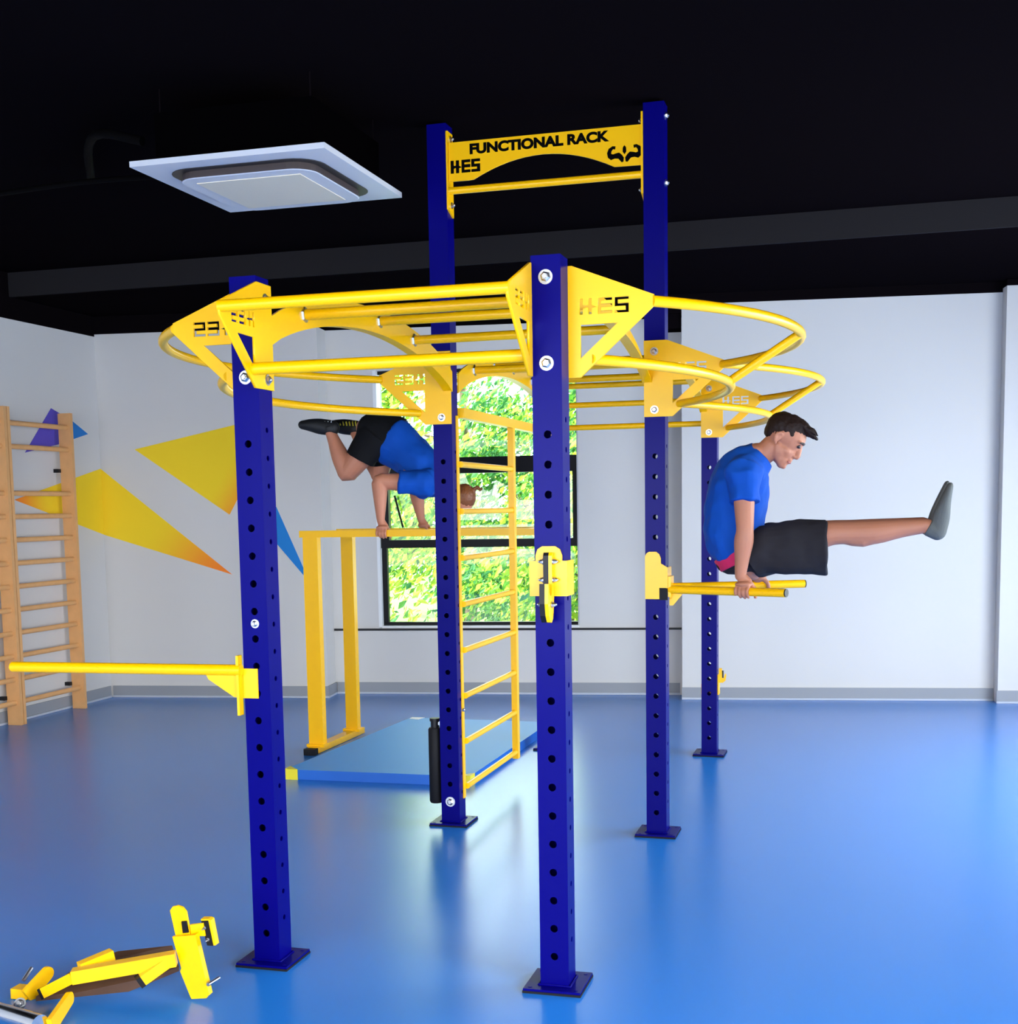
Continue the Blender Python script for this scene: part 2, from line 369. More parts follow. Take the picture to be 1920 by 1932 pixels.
def tree(x, y, h, r, n, lab, wts, seed, low=.12):
    rnd = random.Random(seed)
    t = thing('leafy_tree', lab, 'tree', (x, y, -1.0), 'trees outside the window')
    bm = bmesh.new(); tube(bm, [(0, 0, 0), (.1, .05, h*.35), (-.05, 0, h*.7), (0, 0, h*.92)], [.16, .12, .08, .03], 8, smooth_k=3)
    for k in range(7):
        a = rnd.uniform(0, 2*pi); z = h*rnd.uniform(.25, .7); tube(bm, [(0, 0, z), (cos(a)*r*.4, sin(a)*r*.4, z+.3), (cos(a)*r*.8, sin(a)*r*.8, z+.7)], [.05, .035, .012], 6)
    obj('trunk', bm, bark, t, smooth=True)
    bm = bmesh.new(); cl = [(rnd.uniform(0, 2*pi), rnd.uniform(.25, 1)**.6, rnd.uniform(low, 1)) for _ in range(46)]
    for i in range(n):
        a, rr, zz = cl[i % len(cl)]
        prof = math.sqrt(max(.08, 1-((zz-.5)/.56)**2))
        c = V((cos(a)*rr*r*prof, sin(a)*rr*r*prof, zz*h))+V((rnd.gauss(0, .3), rnd.gauss(0, .3), rnd.gauss(0, .22)))
        s = rnd.uniform(.035, .075); ax = V((rnd.gauss(0, 1), rnd.gauss(0, 1), rnd.gauss(0, .7))).normalized(); bx_ = ax.orthogonal().normalized(); by = ax.cross(bx_)
        vs = [bm.verts.new(c+bx_*s*u+by*s*v+ax*s*w_) for u, v, w_ in ((-1.2, 0, 0), (0, -.55, .18), (1.3, 0, -.1), (0, .55, .18))]
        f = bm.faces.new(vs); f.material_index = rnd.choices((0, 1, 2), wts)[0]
    me = bpy.data.meshes.new('foliage'); bm.to_mesh(me); bm.free(); put('foliage', me, leafms, t)
    return t
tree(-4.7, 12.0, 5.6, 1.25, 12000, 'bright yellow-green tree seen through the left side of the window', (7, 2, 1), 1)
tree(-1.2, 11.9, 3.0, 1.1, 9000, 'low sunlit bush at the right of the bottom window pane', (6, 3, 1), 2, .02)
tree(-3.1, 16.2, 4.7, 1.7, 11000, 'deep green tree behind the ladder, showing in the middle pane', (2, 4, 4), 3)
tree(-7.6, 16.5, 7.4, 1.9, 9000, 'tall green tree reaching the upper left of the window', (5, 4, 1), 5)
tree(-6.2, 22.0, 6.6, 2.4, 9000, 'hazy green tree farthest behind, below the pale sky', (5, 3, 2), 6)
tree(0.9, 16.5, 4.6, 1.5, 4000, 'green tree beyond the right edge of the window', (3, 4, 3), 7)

# ------------------------------------------------------------------ ceiling cassette and pipes
cas = thing('ceiling_cassette', 'white square air conditioning cassette hanging below the black ceiling', 'air conditioner', (-.656, 1.59, 3.2))
h = .475
bm = bmesh.new(); box(bm, (-h, -h, 0), (h, h, .025)); obj('fascia', bm, whiteplastic, cas, bevel=.006)
bm = bmesh.new(); box(bm, (-.39, -.39, .026), (.39, .39, .25)); obj('body', bm, mat('black_housing', (.001, .0008, .001, 1), 1, spec=0), cas)
def rrect(s, r, n=6):
    out = []
    for cx, cy, a0 in ((s-r, s-r, 0), (-(s-r), s-r, 90), (-(s-r), -(s-r), 180), (s-r, -(s-r), 270)):
        for k in range(n+1): a = radians(a0+90*k/n); out.append((cx+r*cos(a), cy+r*sin(a)))
    return out
sl_ = flatplate('air_slot', rrect(.375, .13), [], .002, mat('dark_slot', srgb(40, 34, 34), .5), cas); sl_.location = (0, 0, -.0015)
bm = bmesh.new()
r0 = [bm.verts.new((x, y, -.003)) for x, y in rrect(.335, .11)]; r1 = [bm.verts.new((x, y, -.034)) for x, y in rrect(.338, .11)]; r2 = [bm.verts.new((x, y, -.0375)) for x, y in rrect(.333, .107)]
for k in range(len(r0)):
    k2 = (k+1) % len(r0)
    bm.faces.new((r0[k], r0[k2], r1[k2], r1[k])).material_index = 1; bm.faces.new((r1[k], r1[k2], r2[k2], r2[k]))
bm.faces.new(r2); bm.faces.new(r0)
obj('drop_panel', bm, [whiteplastic, mat('louvre_grey', srgb(70, 60, 58), .4)], cas)
bm = bmesh.new(); box(bm, (-.26, -.26, -.0415), (.26, .26, -.038)); obj('intake_grille', bm, grille, cas, bevel=.001)
for x in (-.37, .37):
    for y in (-.37, .37):
        bm = bmesh.new(); cyl(bm, (x, y, .25), (x, y, CEIL-3.2-.001), .004, 8); obj('hanger_rod', bm, blackpaint, cas)
for pts_, lab in (([(-1.20, 1.35, 3.38), (-1.45, 1.40, 3.45), (-1.75, 1.75, 3.50), (-2.1, 2.3, 3.50)], 'thicker black insulated pipe left of the ceiling cassette'),
                  ([(-1.20, 1.80, 3.36), (-1.5, 2.0, 3.40), (-2.0, 2.05, 3.42), (-2.7, 2.2, 3.44)], 'thin black pipe end left of the ceiling cassette, under the thicker one')):
    bm = bmesh.new(); tube(bm, pts_, .022 if '2.1' in str(pts_) else .014, 10, smooth_k=4)
    tag(obj('insulated_pipe', bm, mat('pipe_lagging', (.0015, .0012, .0015, 1), .8, spec=.04), smooth=True), lab, 'pipe')
sp = at(517, 272, 2, 3.49)
bm = bmesh.new(); cyl(bm, (sp.x, sp.y, CEIL-.001), (sp.x, sp.y, 3.515), .008, 8); tube(bm, [(sp.x, sp.y, 3.517), (sp.x, sp.y, 3.50), (sp.x, sp.y, 3.49)], [.012, .02, .008], 12)
tag(obj('sprinkler_head', bm, mat('dull_steel', (.35, .35, .36, 1), .4, metal=1), smooth=True), 'small grey sprinkler head above the ceiling cassette', 'sprinkler')

# ------------------------------------------------------------------ the rack
rack = thing('functional_rack', 'large blue post training rack with yellow hoops, arches and name board on blue floor', 'training rack', (W/2, L, 0))
RL = V((W/2, L, 0))
def rp(p): return V(p)-RL     # world -> rack local
def holecell(bm, o, ex, ez, w0, w1, c, r, n=12):
    """rectangle [0..w0]x[0..w1] in axes ex,ez at o, with a round hole of radius r at c"""
    ang = [2*pi*(k+.5)/n for k in range(n)]
    hv = [bm.verts.new(o+ex*(c[0]+r*cos(a))+ez*(c[1]+r*sin(a))) for a in ang]
    ov = []
    for a in ang:
        dx, dz = cos(a), sin(a)
        sx = ((w0-c[0])/dx if dx > 0 else -c[0]/dx) if abs(dx) > 1e-9 else 1e9
        sz = ((w1-c[1])/dz if dz > 0 else -c[1]/dz) if abs(dz) > 1e-9 else 1e9
        s = min(sx, sz); ov.append(bm.verts.new(o+ex*(c[0]+s*dx)+ez*(c[1]+s*dz)))
    cor = [bm.verts.new(o+ex*a+ez*b) for a, b in ((w0, w1), (0, w1), (0, 0), (w0, 0))]
    def side(a):
        dx, dz = cos(a), sin(a)
        sx = ((w0-c[0])/dx if dx > 0 else -c[0]/dx) if abs(dx) > 1e-9 else 1e9
        sz = ((w1-c[1])/dz if dz > 0 else -c[1]/dz) if abs(dz) > 1e-9 else 1e9
        return (0 if dx > 0 else 2) if sx < sz else (1 if dz > 0 else 3)
    for k in range(n):
        a, b = k, (k+1) % n; sa, sb = side(ang[a]), side(ang[b])
        if sa == sb: bm.faces.new((hv[a], ov[a], ov[b], hv[b]))
        else:
            bm.faces.new((hv[a], ov[a], cor[{(0, 1): 0, (1, 2): 1, (2, 3): 2, (3, 0): 3}[(sa, sb)]], ov[b], hv[b]))
    return hv
def post_mesh(height, top_plain):
    """hollow 100 mm square upright with rows of real round holes on all four faces"""
    bm = bmesh.new(); hw, iw = .05, .045; pit = .0982
    for k in range(4):
        a = k*pi/2; n = V((sin(a), -cos(a), 0)); ex = V((cos(a), sin(a), 0)); ez = V((0, 0, 1))
        front = k % 2 == 0; r = .0135 if front else .010
        z0 = .11-pit/2 if front else .11
        zs = [(z0+i*pit, z0+(i+1)*pit) for i in range(19 if front else 19)]
        lows = [(0.0, z0)]; tops = [(zs[-1][1], height)]
        for face, wd_ in ((hw, hw), (iw, iw)):
            for a0, a1 in lows+tops:
                o = n*face-ex*wd_+ez*a0
                bm.faces.new([bm.verts.new(o), bm.verts.new(o+ex*2*wd_), bm.verts.new(o+ex*2*wd_+ez*(a1-a0)), bm.verts.new(o+ez*(a1-a0))])
        for a0, a1 in zs:
            h1 = holecell(bm, n*hw-ex*hw+ez*a0, ex, ez, 2*hw, a1-a0, (hw, pit/2), r)
            h2 = holecell(bm, n*iw-ex*iw+ez*a0, ex, ez, 2*iw, a1-a0, (iw, pit/2), r)
            for i in range(12): bm.faces.new((h1[i], h1[(i+1) % 12], h2[(i+1) % 12], h2[i]))
    box(bm, (-hw, -hw, height), (hw, hw, height+.004))
    me = bpy.data.meshes.new('post'); bm.normal_update(); bm.to_mesh(me); bm.free(); return me
pm_short, pm_tall = post_mesh(HT, 1), post_mesh(HTT, 1)
posts = {}
def bolt(parent, p, n, r=.022, m=steel):
    n = V(n); bm = bmesh.new(); p = V(p)
    tube(bm, [p, p+n*.003], r, 20)
    tube(bm, [p+n*.003, p+n*.010, p+n*.014], [r*.72, r*.68, r*.45], 6)
    tube(bm, [p+n*.013, p+n*.018], [r*.35, r*.3], 10)
    return obj('bolt', bm, m, parent)
for key, (i, j, tall) in dict(A=(0, 0, 0), B=(1, 0, 0), C=(0, 1, 1), D=(1, 1, 1), E=(1, 2, 0), F=(0, 2, 0)).items():
    po = put('post', pm_tall if tall else pm_short, blue, rack); po.location = rp((i*W-(.003 if key == 'B' else 0), j*L, 0.008)); posts[key] = po
    bm = bmesh.new(); box(bm, (-.1, -.1, .0), (.1, .1, .008), 0); box(bm, (-.102, -.102, -.008), (.102, .102, .0), 1)
    tube(bm, [(-.055, -.055, .008), (.055, -.055, .008), (.055, .055, .008), (-.055, .055, .008), (-.055, -.055, .008)], .005, 6)
    for sx in (-.08, .08):
        for sy in (-.08, .08): tube(bm, [(sx, sy, .007), (sx, sy, .0095)], .007, 10)
    obj('base_plate', bm, [blue, rubber], po)
    # bolts on the front face (through the outward side bracket) and on the side face
    if key in 'AB':
        for z in (2.39, 2.115): bolt(po, (0, -.05, z-.008), (0, -1, 0), .024)
# corner brackets
def letters_hes(x0, z0, w_, h_):
    """cut-out HES lettering, H pierced by a bolt"""
    u = w_/3.4; t = h_*.24; out = []
    x = x0
    out.append([(x, z0+h_), (x, z0), (x+t, z0), (x+t, z0+h_*.36), (x+u*.55, z0+h_*.44), (x+u*.62, z0+h_*.36), (x+u*.62, z0), (x+u*.62+t, z0), (x+u*.62+t, z0+h_*.38),
                (x+u*1.25, z0+h_*.44), (x+u*.62+t, z0+h_*.56), (x+u*.62+t, z0+h_), (x+u*.62, z0+h_), (x+u*.62, z0+h_*.62), (x+u*.5, z0+h_*.56), (x+t, z0+h_*.6), (x+t, z0+h_)])
    x = x0+u*1.28
    out.append([(x, z0), (x+u, z0), (x+u, z0+t*.8), (x+t*.9, z0+t*.8), (x+t*.9, z0+h_*.40), (x+u, z0+h_*.40), (x+u, z0+h_*.62), (x+t*.9, z0+h_*.62), (x+t*.9, z0+h_-t*.8), (x+u, z0+h_-t*.8), (x+u, z0+h_), (x, z0+h_)])
    x = x0+u*2.42
    out.append([(x, z0), (x+u, z0), (x+u, z0+h_*.6), (x+t, z0+h_*.6), (x+t, z0+h_-t*.8), (x+u, z0+h_-t*.8), (x+u, z0+h_), (x, z0+h_), (x, z0+h_*.40), (x+u-t, z0+h_*.40), (x+u-t, z0+t*.8), (x, z0+t*.8)])
    return out
outer = [(-.05, 2.075), (.088, 2.075), (.33, 2.292), (.333, 2.33), (.06, 2.437), (-.05, 2.437)]
holes = [[(.088, 2.135), (.215, 2.247), (.088, 2.247)]]+letters_hes(.085, 2.278, .165, .052)
def bracket(px, py, dirx, diry, off):
    """plate in the vertical plane spanned by (dirx,diry); off = offset of the plate from the post axis"""
    o = flatplate('corner_bracket', outer, holes, .008, yellow, rack)
    d = V((dirx, diry, 0)); z = V((0, 0, 1)); n = d.cross(z)
    m = Matrix((d, z, n)).transposed().to_4x4(); m.translation = rp((px+off[0], py+off[1], 0)); o.matrix_local = m
    # bolts through it
    for zz in (2.385, 2.108):
        base = V((0, zz, 0))
        s = 1 if n.dot(V(off)) > 0 else -1
        bolt(o, base+V((0, 0, s*.0045)), (0, 0, s), .020)
    return o
t4 = .0545
bracket(0, 0, 0, -1, (t4, 0, 0)); bracket(W, 0, 0, -1, (-t4, 0, 0))           # front faces of the rack
bracket(0, 0, -1, 0, (0, t4, 0)); bracket(W, 0, 1, 0, (0, t4, 0))
bracket(0, L, -1, 0, (0, -t4, 0)); bracket(W, L, 1, 0, (0, -t4, 0))
bracket(W, 2*L, 1, 0, (0, -t4, 0))
# hoops: outward bowed double rails on both long sides
def arcpts(x0, y0, y1, bow, z, s, n=22):
    """circular arc in plan from (x0,y0) to (x0,y1) bulging by bow towards s"""
    c = (y1-y0)/2; R = (c*c+bow*bow)/(2*bow); a = math.asin(c/R); out = []
    for k in range(n+1):
        t = -a+2*a*k/n; out.append(rp((x0+s*(R*cos(t)-(R-bow)), (y0+y1)/2+R*sin(t), z)))
    return out
TR = .0185
for j in (0, 1):
    for s, bx0 in ((1, W), (-1, 0)):
        if j == 1 and s == -1: continue
        y0 = j*L+(t4 if j == 0 else -t4); y1 = (j+1)*L-t4
        bm = bmesh.new(); tube(bm, arcpts(bx0+s*.325, y0, y1, .42, 2.310, s), TR, 14); obj('hoop_rail', bm, yellow, rack, smooth=True)
        bm = bmesh.new(); tube(bm, arcpts(bx0+s*.12, y0, y1, .345, 2.133, s), TR, 14); obj('hoop_rail', bm, yellow, rack, smooth=True)
        bm = bmesh.new(); cyl(bm, rp((bx0+s*.745, (y0+y1)/2, 2.310)), rp((bx0+s*.465, (y0+y1)/2, 2.133)), TR*.95, 14); obj('hoop_strut', bm, yellow, rack, smooth=True)
# straight rails front and rear
def bar(y, z, x0, x1, r=TR, name='pull_up_bar'):
    bm = bmesh.new(); cyl(bm, rp((x0, y, z)), rp((x1, y, z)), r, 16); return obj(name, bm, yellow, rack, smooth=True)
bar(-.318, 2.318, t4-.004, W-t4+.004, .0195); bar(-.105, 2.137, t4, W-t4, .021)
bar(2*L, 2.168, .05, W-.05); bar(2*L, 2.315, .05, W-.05); bar(2*L, 2.44, .05, W-.05)
# arched ladders over both bays
def archplate(j, s):
    x = 0 if s > 0 else W
    y0, y1 = j*L+.05, (j+1)*L-.05; n = 28; bm = bmesh.new(); a, b = [], []
    for k in range(n+1):
        t = k/n; y = y0+(y1-y0)*t; q = 4*t*(1-t)
        q = q**.85
        a.append((y, 2.335+.165*q)); b.append((y, 2.235+.165*q))
    def strip(quad):
        rings = [[bm.verts.new(rp(p)) for p in quad(A, B)] for A, B in zip(a, b)]
        for r0, r1 in zip(rings, rings[1:]):
            for k in range(4): bm.faces.new((r0[k], r0[(k+1) % 4], r1[(k+1) % 4], r1[k]))
        bm.faces.new(rings[0][::-1]); bm.faces.new(rings[-1])
    x0, x1, x2 = x+s*.0505, x+s*.0585, x+s*.012
    strip(lambda A, B: ((x0, A[0], A[1]), (x1, A[0], A[1]), (x1, B[0], B[1]), (x0, B[0], B[1])))
    o = obj('arch_plate', bm, yellow, rack); bm = bmesh.new()
    strip(lambda A, B: ((x2, B[0], B[1]+.006), (x0-s*.0003, B[0], B[1]+.006), (x0-s*.0003, B[0], B[1]), (x2, B[0], B[1])))
    obj('arch_flange', bm, yellow, o); return o
def arch_z(j, y):
    t = (y-j*L-.05)/(L-.1); return 2.285+.165*(4*t*(1-t))**.85
for j in (0, 1):
    ap = [archplate(j, 1), archplate(j, -1)]
    for yy in (.33, .72, 1.10, 1.53):
        y = yy+j*L
        if j == 0 and yy == .72: continue
        z = arch_z(j, y)+.005
        bar(y, z, .0585, W-.0585, .0205, 'monkey_bar')
        bm = bmesh.new(); tube(bm, [rp((.0585, y, z)), rp((.066, y, z))], [.030, .028], 6); obj('bolt', bm, steel, ap[0])
        bm = bmesh.new(); tube(bm, [rp((W-.0585, y, z)), rp((W-.066, y, z))], [.030, .028], 6); obj('bolt', bm, steel, ap[1])
# name board between the tall posts
YB = L-.045
A_ = lambda px, py: at(px, py, 1, YB)
o0 = V((0, YB, 0))
arcn = 16
outb = [(.062, 3.262), (.165, 3.262)]
for k in range(arcn+1):
    t = k/arcn; x = .19+(.895-.19)*t; outb.append((x, 3.264+.090*(4*t*(1-t))**1.0))
outb += [(.905, 3.264), (W-.055, 3.262), (W-.055, 3.448), (.062, 3.448)]
sb = flatplate('sign_board', outb, [], .006, yellow, rack)
sm_ = Matrix((V((1, 0, 0)), V((0, 0, 1)), V((0, -1, 0)))).transposed().to_4x4(); sm_.translation = rp((0, YB, 0)); sb.matrix_local = sm_
blackletter = mat('cut_letter_black', (.003, .003, .003, 1), .9, spec=.0)
tx = textmesh('sign_lettering', 'FUNCTIONAL RACK', .064, blackletter, sb, extrude=.0012, offset=.0034, width=.70); tx.location = (.172, 3.387, .0042)
lt = flatplate('sign_emblem', letters_hes(.073, 3.300, .150, .060)[0], letters_hes(.073, 3.300, .150, .060)[1:], .0024, blackletter, sb); lt.location = (0, 0, .0042)
# flexed arms emblem
def emb(pts, s): return [(.945+s*x*.001, 3.322+z*.001) for x, z in pts]
armp = [(6, -38), (14, -40), (30, -22), (48, -20), (66, -26), (80, -14), (84, 6), (76, 26), (58, 36), (44, 34), (46, 22), (56, 24), (64, 14), (66, 2), (56, -2), (40, 2), (26, 4), (14, -6), (4, -20)]
em = flatplate('sign_emblem', emb(armp, 1), [emb(armp, -1), emb([(0, -4), (8, 8), (7, 26), (0, 36), (-7, 26), (-8, 8)], 1)], .0024, blackletter, sb); em.location = (0, 0, .0042)
for x0, x1 in ((.0505, .060), (W-.060, W-.0505)):
    bm = bmesh.new(); prism(bm, [V((x0, YB-.012, 3.13))-RL, V((x0, YB+.07, 3.10))-RL, V((x0, YB+.07, 3.505))-RL, V((x0, YB-.012, 3.505))-RL], (x1-x0, 0, 0))
    obj('sign_flange', bm, yellow, rack, bevel=.002)
for x, n in ((.060, 1), (W-.060, -1)):
    for z in (3.49-.015, 3.155): bolt(sb, (x, z, -.035), (n, 0, 0), .016)
for z in (3.48, 3.17): bolt(posts['D'], (.05, -.01, z), (1, 0, 0), .018)
bar(YB, 3.218, .06, W-.06, .0175)
# climbing ladder between the second and third left posts
lad = thing('x', '', ''); 
for k in list(lad.keys()): del lad[k]
lad.name = 'climbing_ladder'; lad.parent = rack; lad.location = rp((.062, L, 0))
Y1, Y2 = L+.07, 3.155
def ll(y, z): return V((0, y-L, z))
bm = bmesh.new(); box(bm, (-.0115, .01, .13), (-.006, .045, 2.12)); obj('ladder_rail', bm, yellow, lad, bevel=.003)
bm = bmesh.new(); obox(bm, ll(Y2, .15), ll(Y2, 2.12), .045, .035, V((1, 0, 0))); obj('ladder_rail', bm, yellow, lad, bevel=.003)
bm = bmesh.new(); obox(bm, ll(L+.052, 2.135), ll(2*L-.052, 2.135), .045, .05); obj('ladder_beam', bm, yellow, lad, bevel=.003)
for k in range(8):
    bm = bmesh.new(); cyl(bm, ll(L+.046, .19+.2405*k), ll(Y2-.01, .19+.2405*k), .016, 12); obj('ladder_rung', bm, yellow, lad, smooth=True)
for z in (.60,):
    bolt(posts['C'], (.05, .02, z-.008), (1, 0, 0), .016)
bolt(posts['C'], (0, -.05, .115), (0, -1, 0), .026)
bolt(posts['A'], (0.002, -.05, 1.245), (0, -1, 0), .016)

# ------------------------------------------------------------------ attachments on the posts
def lifted(name, label, cat, loc, group=None): return thing(name, label, cat, loc, group)
# straight arm bar on the left front post
ab = lifted('side_bar', 'long yellow bar reaching left from the left front post', 'bar attachment', (0, -.05, 1.04))
bm = bmesh.new(); tube(bm, [(-1.0, -.02, .043), (-.05, -.02, .048)], .020, 18, cap='flat'); ball(bm, (-1.0, -.02, .043), (.012, .019, .019)); obj('bar_tube', bm, yellow, ab, smooth=True)
bm = bmesh.new(); box(bm, (-.052, -.006, -.055), (.006, -.001, .052)); box(bm, (-.056, -.006, -.055), (-.051, .11, .052)); obj('saddle', bm, yellow, ab, bevel=.002)
bm = bmesh.new(); box(bm, (-.066, -.03, -.115), (-.0565, .0, .10)); obj('backing_plate', bm, yellow, ab, bevel=.004)
bm = bmesh.new(); prism(bm, [V((-.19, -.022, .03)), V((-.066, -.022, .03)), V((-.066, -.022, -.05)), V((-.08, -.022, -.05)), V((-.18, -.022, .012))], (0, .006, 0)); obj('gusset', bm, yellow, ab)
# J cup on the centre front post
jc = lifted('barbell_hook', 'yellow hook with black liner on the nearest blue post', 'hook', (W-.003, -.05, 1.42))
bm = bmesh.new()
prism(bm, [V((x, -.0012, z)) for x, z in [(-.045, -.06), (.045, -.06), (.045, .07), (.038, .09), (.022, .1), (-.022, .1), (-.038, .09), (-.045, .07)]], (0, -.007, 0))
box(bm, (-.066, -.010, -.065), (.062, -.0035, .052))
box(bm, (-.066, -.0034, -.065), (-.0565, .09, .052)); box(bm, (.0565, -.0034, -.065), (.062, .09, .052))
obj('saddle', bm, yellow, jc, bevel=.003)
hk = [(0, .075), (0, -.13), (-.0, -.15)]
bm = bmesh.new(); pr = [V((y, z, 0)) for y, z in [(-.0105, .075), (-.028, .08), (-.036, .07), (-.038, -.035), (-.046, -.058), (-.060, -.062), (-.074, -.05), (-.078, -.02), (-.090, -.02), (-.094, -.085), (-.084, -.125), (-.066, -.147), (-.046, -.150), (-.028, -.138), (-.016, -.10), (-.0105, -.064)]]
prism(bm, [V((0.006, p.x, p.y)) for p in pr], (.012, 0, 0)); obj('hook_plate', bm, yellow, jc, bevel=.003)
bm = bmesh.new(); prism(bm, [V((-.012, p.x, p.y)) for p in pr], (.0175, 0, 0)); obj('hook_liner', bm, darkmetal, jc)
for z in (.05, -.01, -.09):
    for s in (-1, 1): bolt(jc, (.003+s*.0155, -.026 if z > -.05 else -.05, z), (s, 0, 0), .011)
# dip handles on the middle right post
dh = lifted('dip_handles', 'pair of yellow dip handles on the middle right post, gripped by the man', 'dip handles', (W, L-.05, 1.24))
bm = bmesh.new(); prism(bm, [V((x, -.0015, z)) for x, z in [(-.05, -.05), (-.05, .16), (-.042, .175), (-.03, .182), (.005, .182), (.02, .17), (.028, .15), (.028, .125), (.06, .105), (.06, -.05+.055), (.02, .005), (.02, -.05)]], (0, -.007, 0))
box(bm, (.053, -.008, .0), (.061, .115, .105)); obj('saddle', bm, yellow, dh, bevel=.002)
bm = bmesh.new(); box(bm, (.021, -.008, -.055), (.0605, -.0015, .004)); obj('rubber_pad', bm, rubber, dh)
tip1 = V((1.725, 1.865, 1.236)); tip2 = V((1.775, 2.50, 1.24)); base1 = V((W+.062, L-.03, 1.236)); base2 = V((W+.062, L+.03, 1.244))
o_ = V((W, L-.05, 1.24))
for b_, t_ in ((base1, tip1), (base2, tip2)):
    tb = bmesh.new(); tube(tb, [b_-o_, t_-o_], .0205, 18); hobj = obj('handle_tube', tb, yellow, dh, smooth=True)
    tb = bmesh.new(); d_ = (t_-b_).normalized(); tube(tb, [t_-o_+d_*.0005, t_-o_+d_*.006], .0195, 18); obj('end_cap', tb, darkmetal, hobj)
bm = bmesh.new(); prism(bm, [V((.062, .05, -.01)), V((.062, .05, -.085)), V((.08, .05, -.085)), V((.125, .05, -.03)), V((.12, .05, -.01))], (0, -.008, 0)); box(bm, (.0615, .0, -.04), (.075, .1, .06)); obj('gusset', bm, yellow, dh)
# small hooks on the rear posts
h1 = lifted('barbell_hook', 'small yellow hook low on the far right post', 'hook', (W+.05, 2*L, .50), 'low hooks on the rear posts')
bm = bmesh.new(); box(bm, (.0015, -.02, -.10), (.008, .060, .035)); box(bm, (-.108, .0515, -.10), (.008, .058, -.03)); box(bm, (-.108, .0, -.10), (-.1015, .0515, -.03)); obj('saddle', bm, yellow, h1, bevel=.002)
bm = bmesh.new(); prism(bm, [V((.008, -.006, -.02)), V((.035, -.006, -.02)), V((.052, -.006, -.005)), V((.056, -.006, .035)), V((.048, -.006, .04)), V((.040, -.006, .012)), V((.030, -.006, .010)), V((.028, -.006, .075)), V((.008, -.006, .075))], (0, .02, 0)); obj('hook_plate', bm, yellow, h1, bevel=.002)
bm = bmesh.new(); box(bm, (.0285, -.004, .012), (.038, .012, .06)); obj('hook_liner', bm, darkmetal, h1)
h2 = lifted('barbell_hook', 'small yellow hook showing right of the nearest post, on the rear left post', 'hook', (.05, 2*L, .60), 'low hooks on the rear posts')
for ch in list(h1.children):
    c = ch.copy(); C.objects.link(c); c.parent = h2
# black foam roller strapped to the second left post
rl = lifted('foam_roller', 'black padded roller standing against the left tall post', 'foam roller', (-.094, L+.0, .105))
bm = bmesh.new(); tube(bm, [(0, 0, 0), (0, 0, .01), (0, 0, .39), (0, 0, .40)], [.031, .036, .036, .031], 20); obj('roller_pad', bm, rubber, rl, smooth=True)
bm = bmesh.new(); tube(bm, [(0, 0, .4), (0, 0, .435)], .022, 16); tube(bm, [(0, 0, .435), (0, 0, .45)], .027, 16); obj('roller_end', bm, darkmetal, rl, smooth=True)
bm = bmesh.new(); box(bm, (.01, -.008, .415), (.043, .008, .43)); obj('roller_bracket', bm, steel, rl)

# ------------------------------------------------------------------ parallel bars behind the rack
pb = lifted('parallel_bars', 'yellow parallel bars on two legs with the upside-down person balancing on top', 'parallel bars', (-1.545, 4.15, 0))
YA, YC = 3.85, 4.478
def pl_(x, y, z): return V((x+1.545, y-4.15, z))
for y, zt, wd_ in ((YA, 1.47, .105), (YC, 1.47, .09)):
    bm = bmesh.new(); obox(bm, pl_(-1.545, y, .05), pl_(-1.545, y, zt), wd_, .06, V((0, 1, 0)))
    obj('leg', bm, yellow, pb, bevel=.004)
    bm = bmesh.new(); obox(bm, pl_(-1.625, y, 1.492), pl_(.03, y, 1.492), .045, .045); obj('rail', bm, yellow, pb, bevel=.012)
    bm = bmesh.new(); box(bm, pl_(-1.61, y-.045, .038), pl_(-1.48, y+.045, .058)); obj('foot_flange', bm, yellow, pb, bevel=.003)
bm = bmesh.new(); obox(bm, pl_(-1.545, 3.76, .024), pl_(-1.545, 4.60, .024), .075, .042); ft = obj('foot', bm, yellow, pb, bevel=.004)
bm = bmesh.new(); obox(bm, pl_(-1.545, 3.70, .022), pl_(-1.545, 3.757, .022), .082, .043); obj('foot_cap', bm, rubber, pb, bevel=.004)
bm = bmesh.new(); obox(bm, pl_(-.085, YA+.023, 1.490), pl_(-.085, YC-.023, 1.490), .045, .04); obj('crossbar', bm, yellow, pb)

# ------------------------------------------------------------------ crash mat
mt = lifted('gym_mat', 'light blue gym mat with yellow corners on the floor behind the left tall post', 'mat', (-.78, 3.95, 0))
mz = .062
quad = [(-.59, -.985), (.60, -.96), (.60, 1.02), (-.50, 1.03)]
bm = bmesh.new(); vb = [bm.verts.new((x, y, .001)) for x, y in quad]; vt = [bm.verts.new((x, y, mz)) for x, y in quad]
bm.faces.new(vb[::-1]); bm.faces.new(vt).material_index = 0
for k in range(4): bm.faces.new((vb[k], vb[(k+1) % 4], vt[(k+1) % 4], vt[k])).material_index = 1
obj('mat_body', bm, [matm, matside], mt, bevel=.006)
for (x, y), sx, sy in ((quad[0], 1, 1), (quad[1], -1, 1)):
    bm = bmesh.new(); a = V((x-sx*.004, y-sy*.004, 0)); prism(bm, [a, a+V((sx*.09, 0, 0)), a+V((0, sy*.09, 0))], (0, 0, mz+.004)); obj('corner_patch', bm, mat('mat_corner_yellow', srgb(232, 214, 40), .5), mt, bevel=.003)
bm = bmesh.new(); a = V((quad[3][0]+.01, quad[3][1], mz+.0005)); prism(bm, [a, a+V((.10, -.0, 0)), a+V((.08, -.09, 0)), a+V((0, -.06, 0))], (0, 0, .003)); obj('corner_patch', bm, whitetrim, mt)

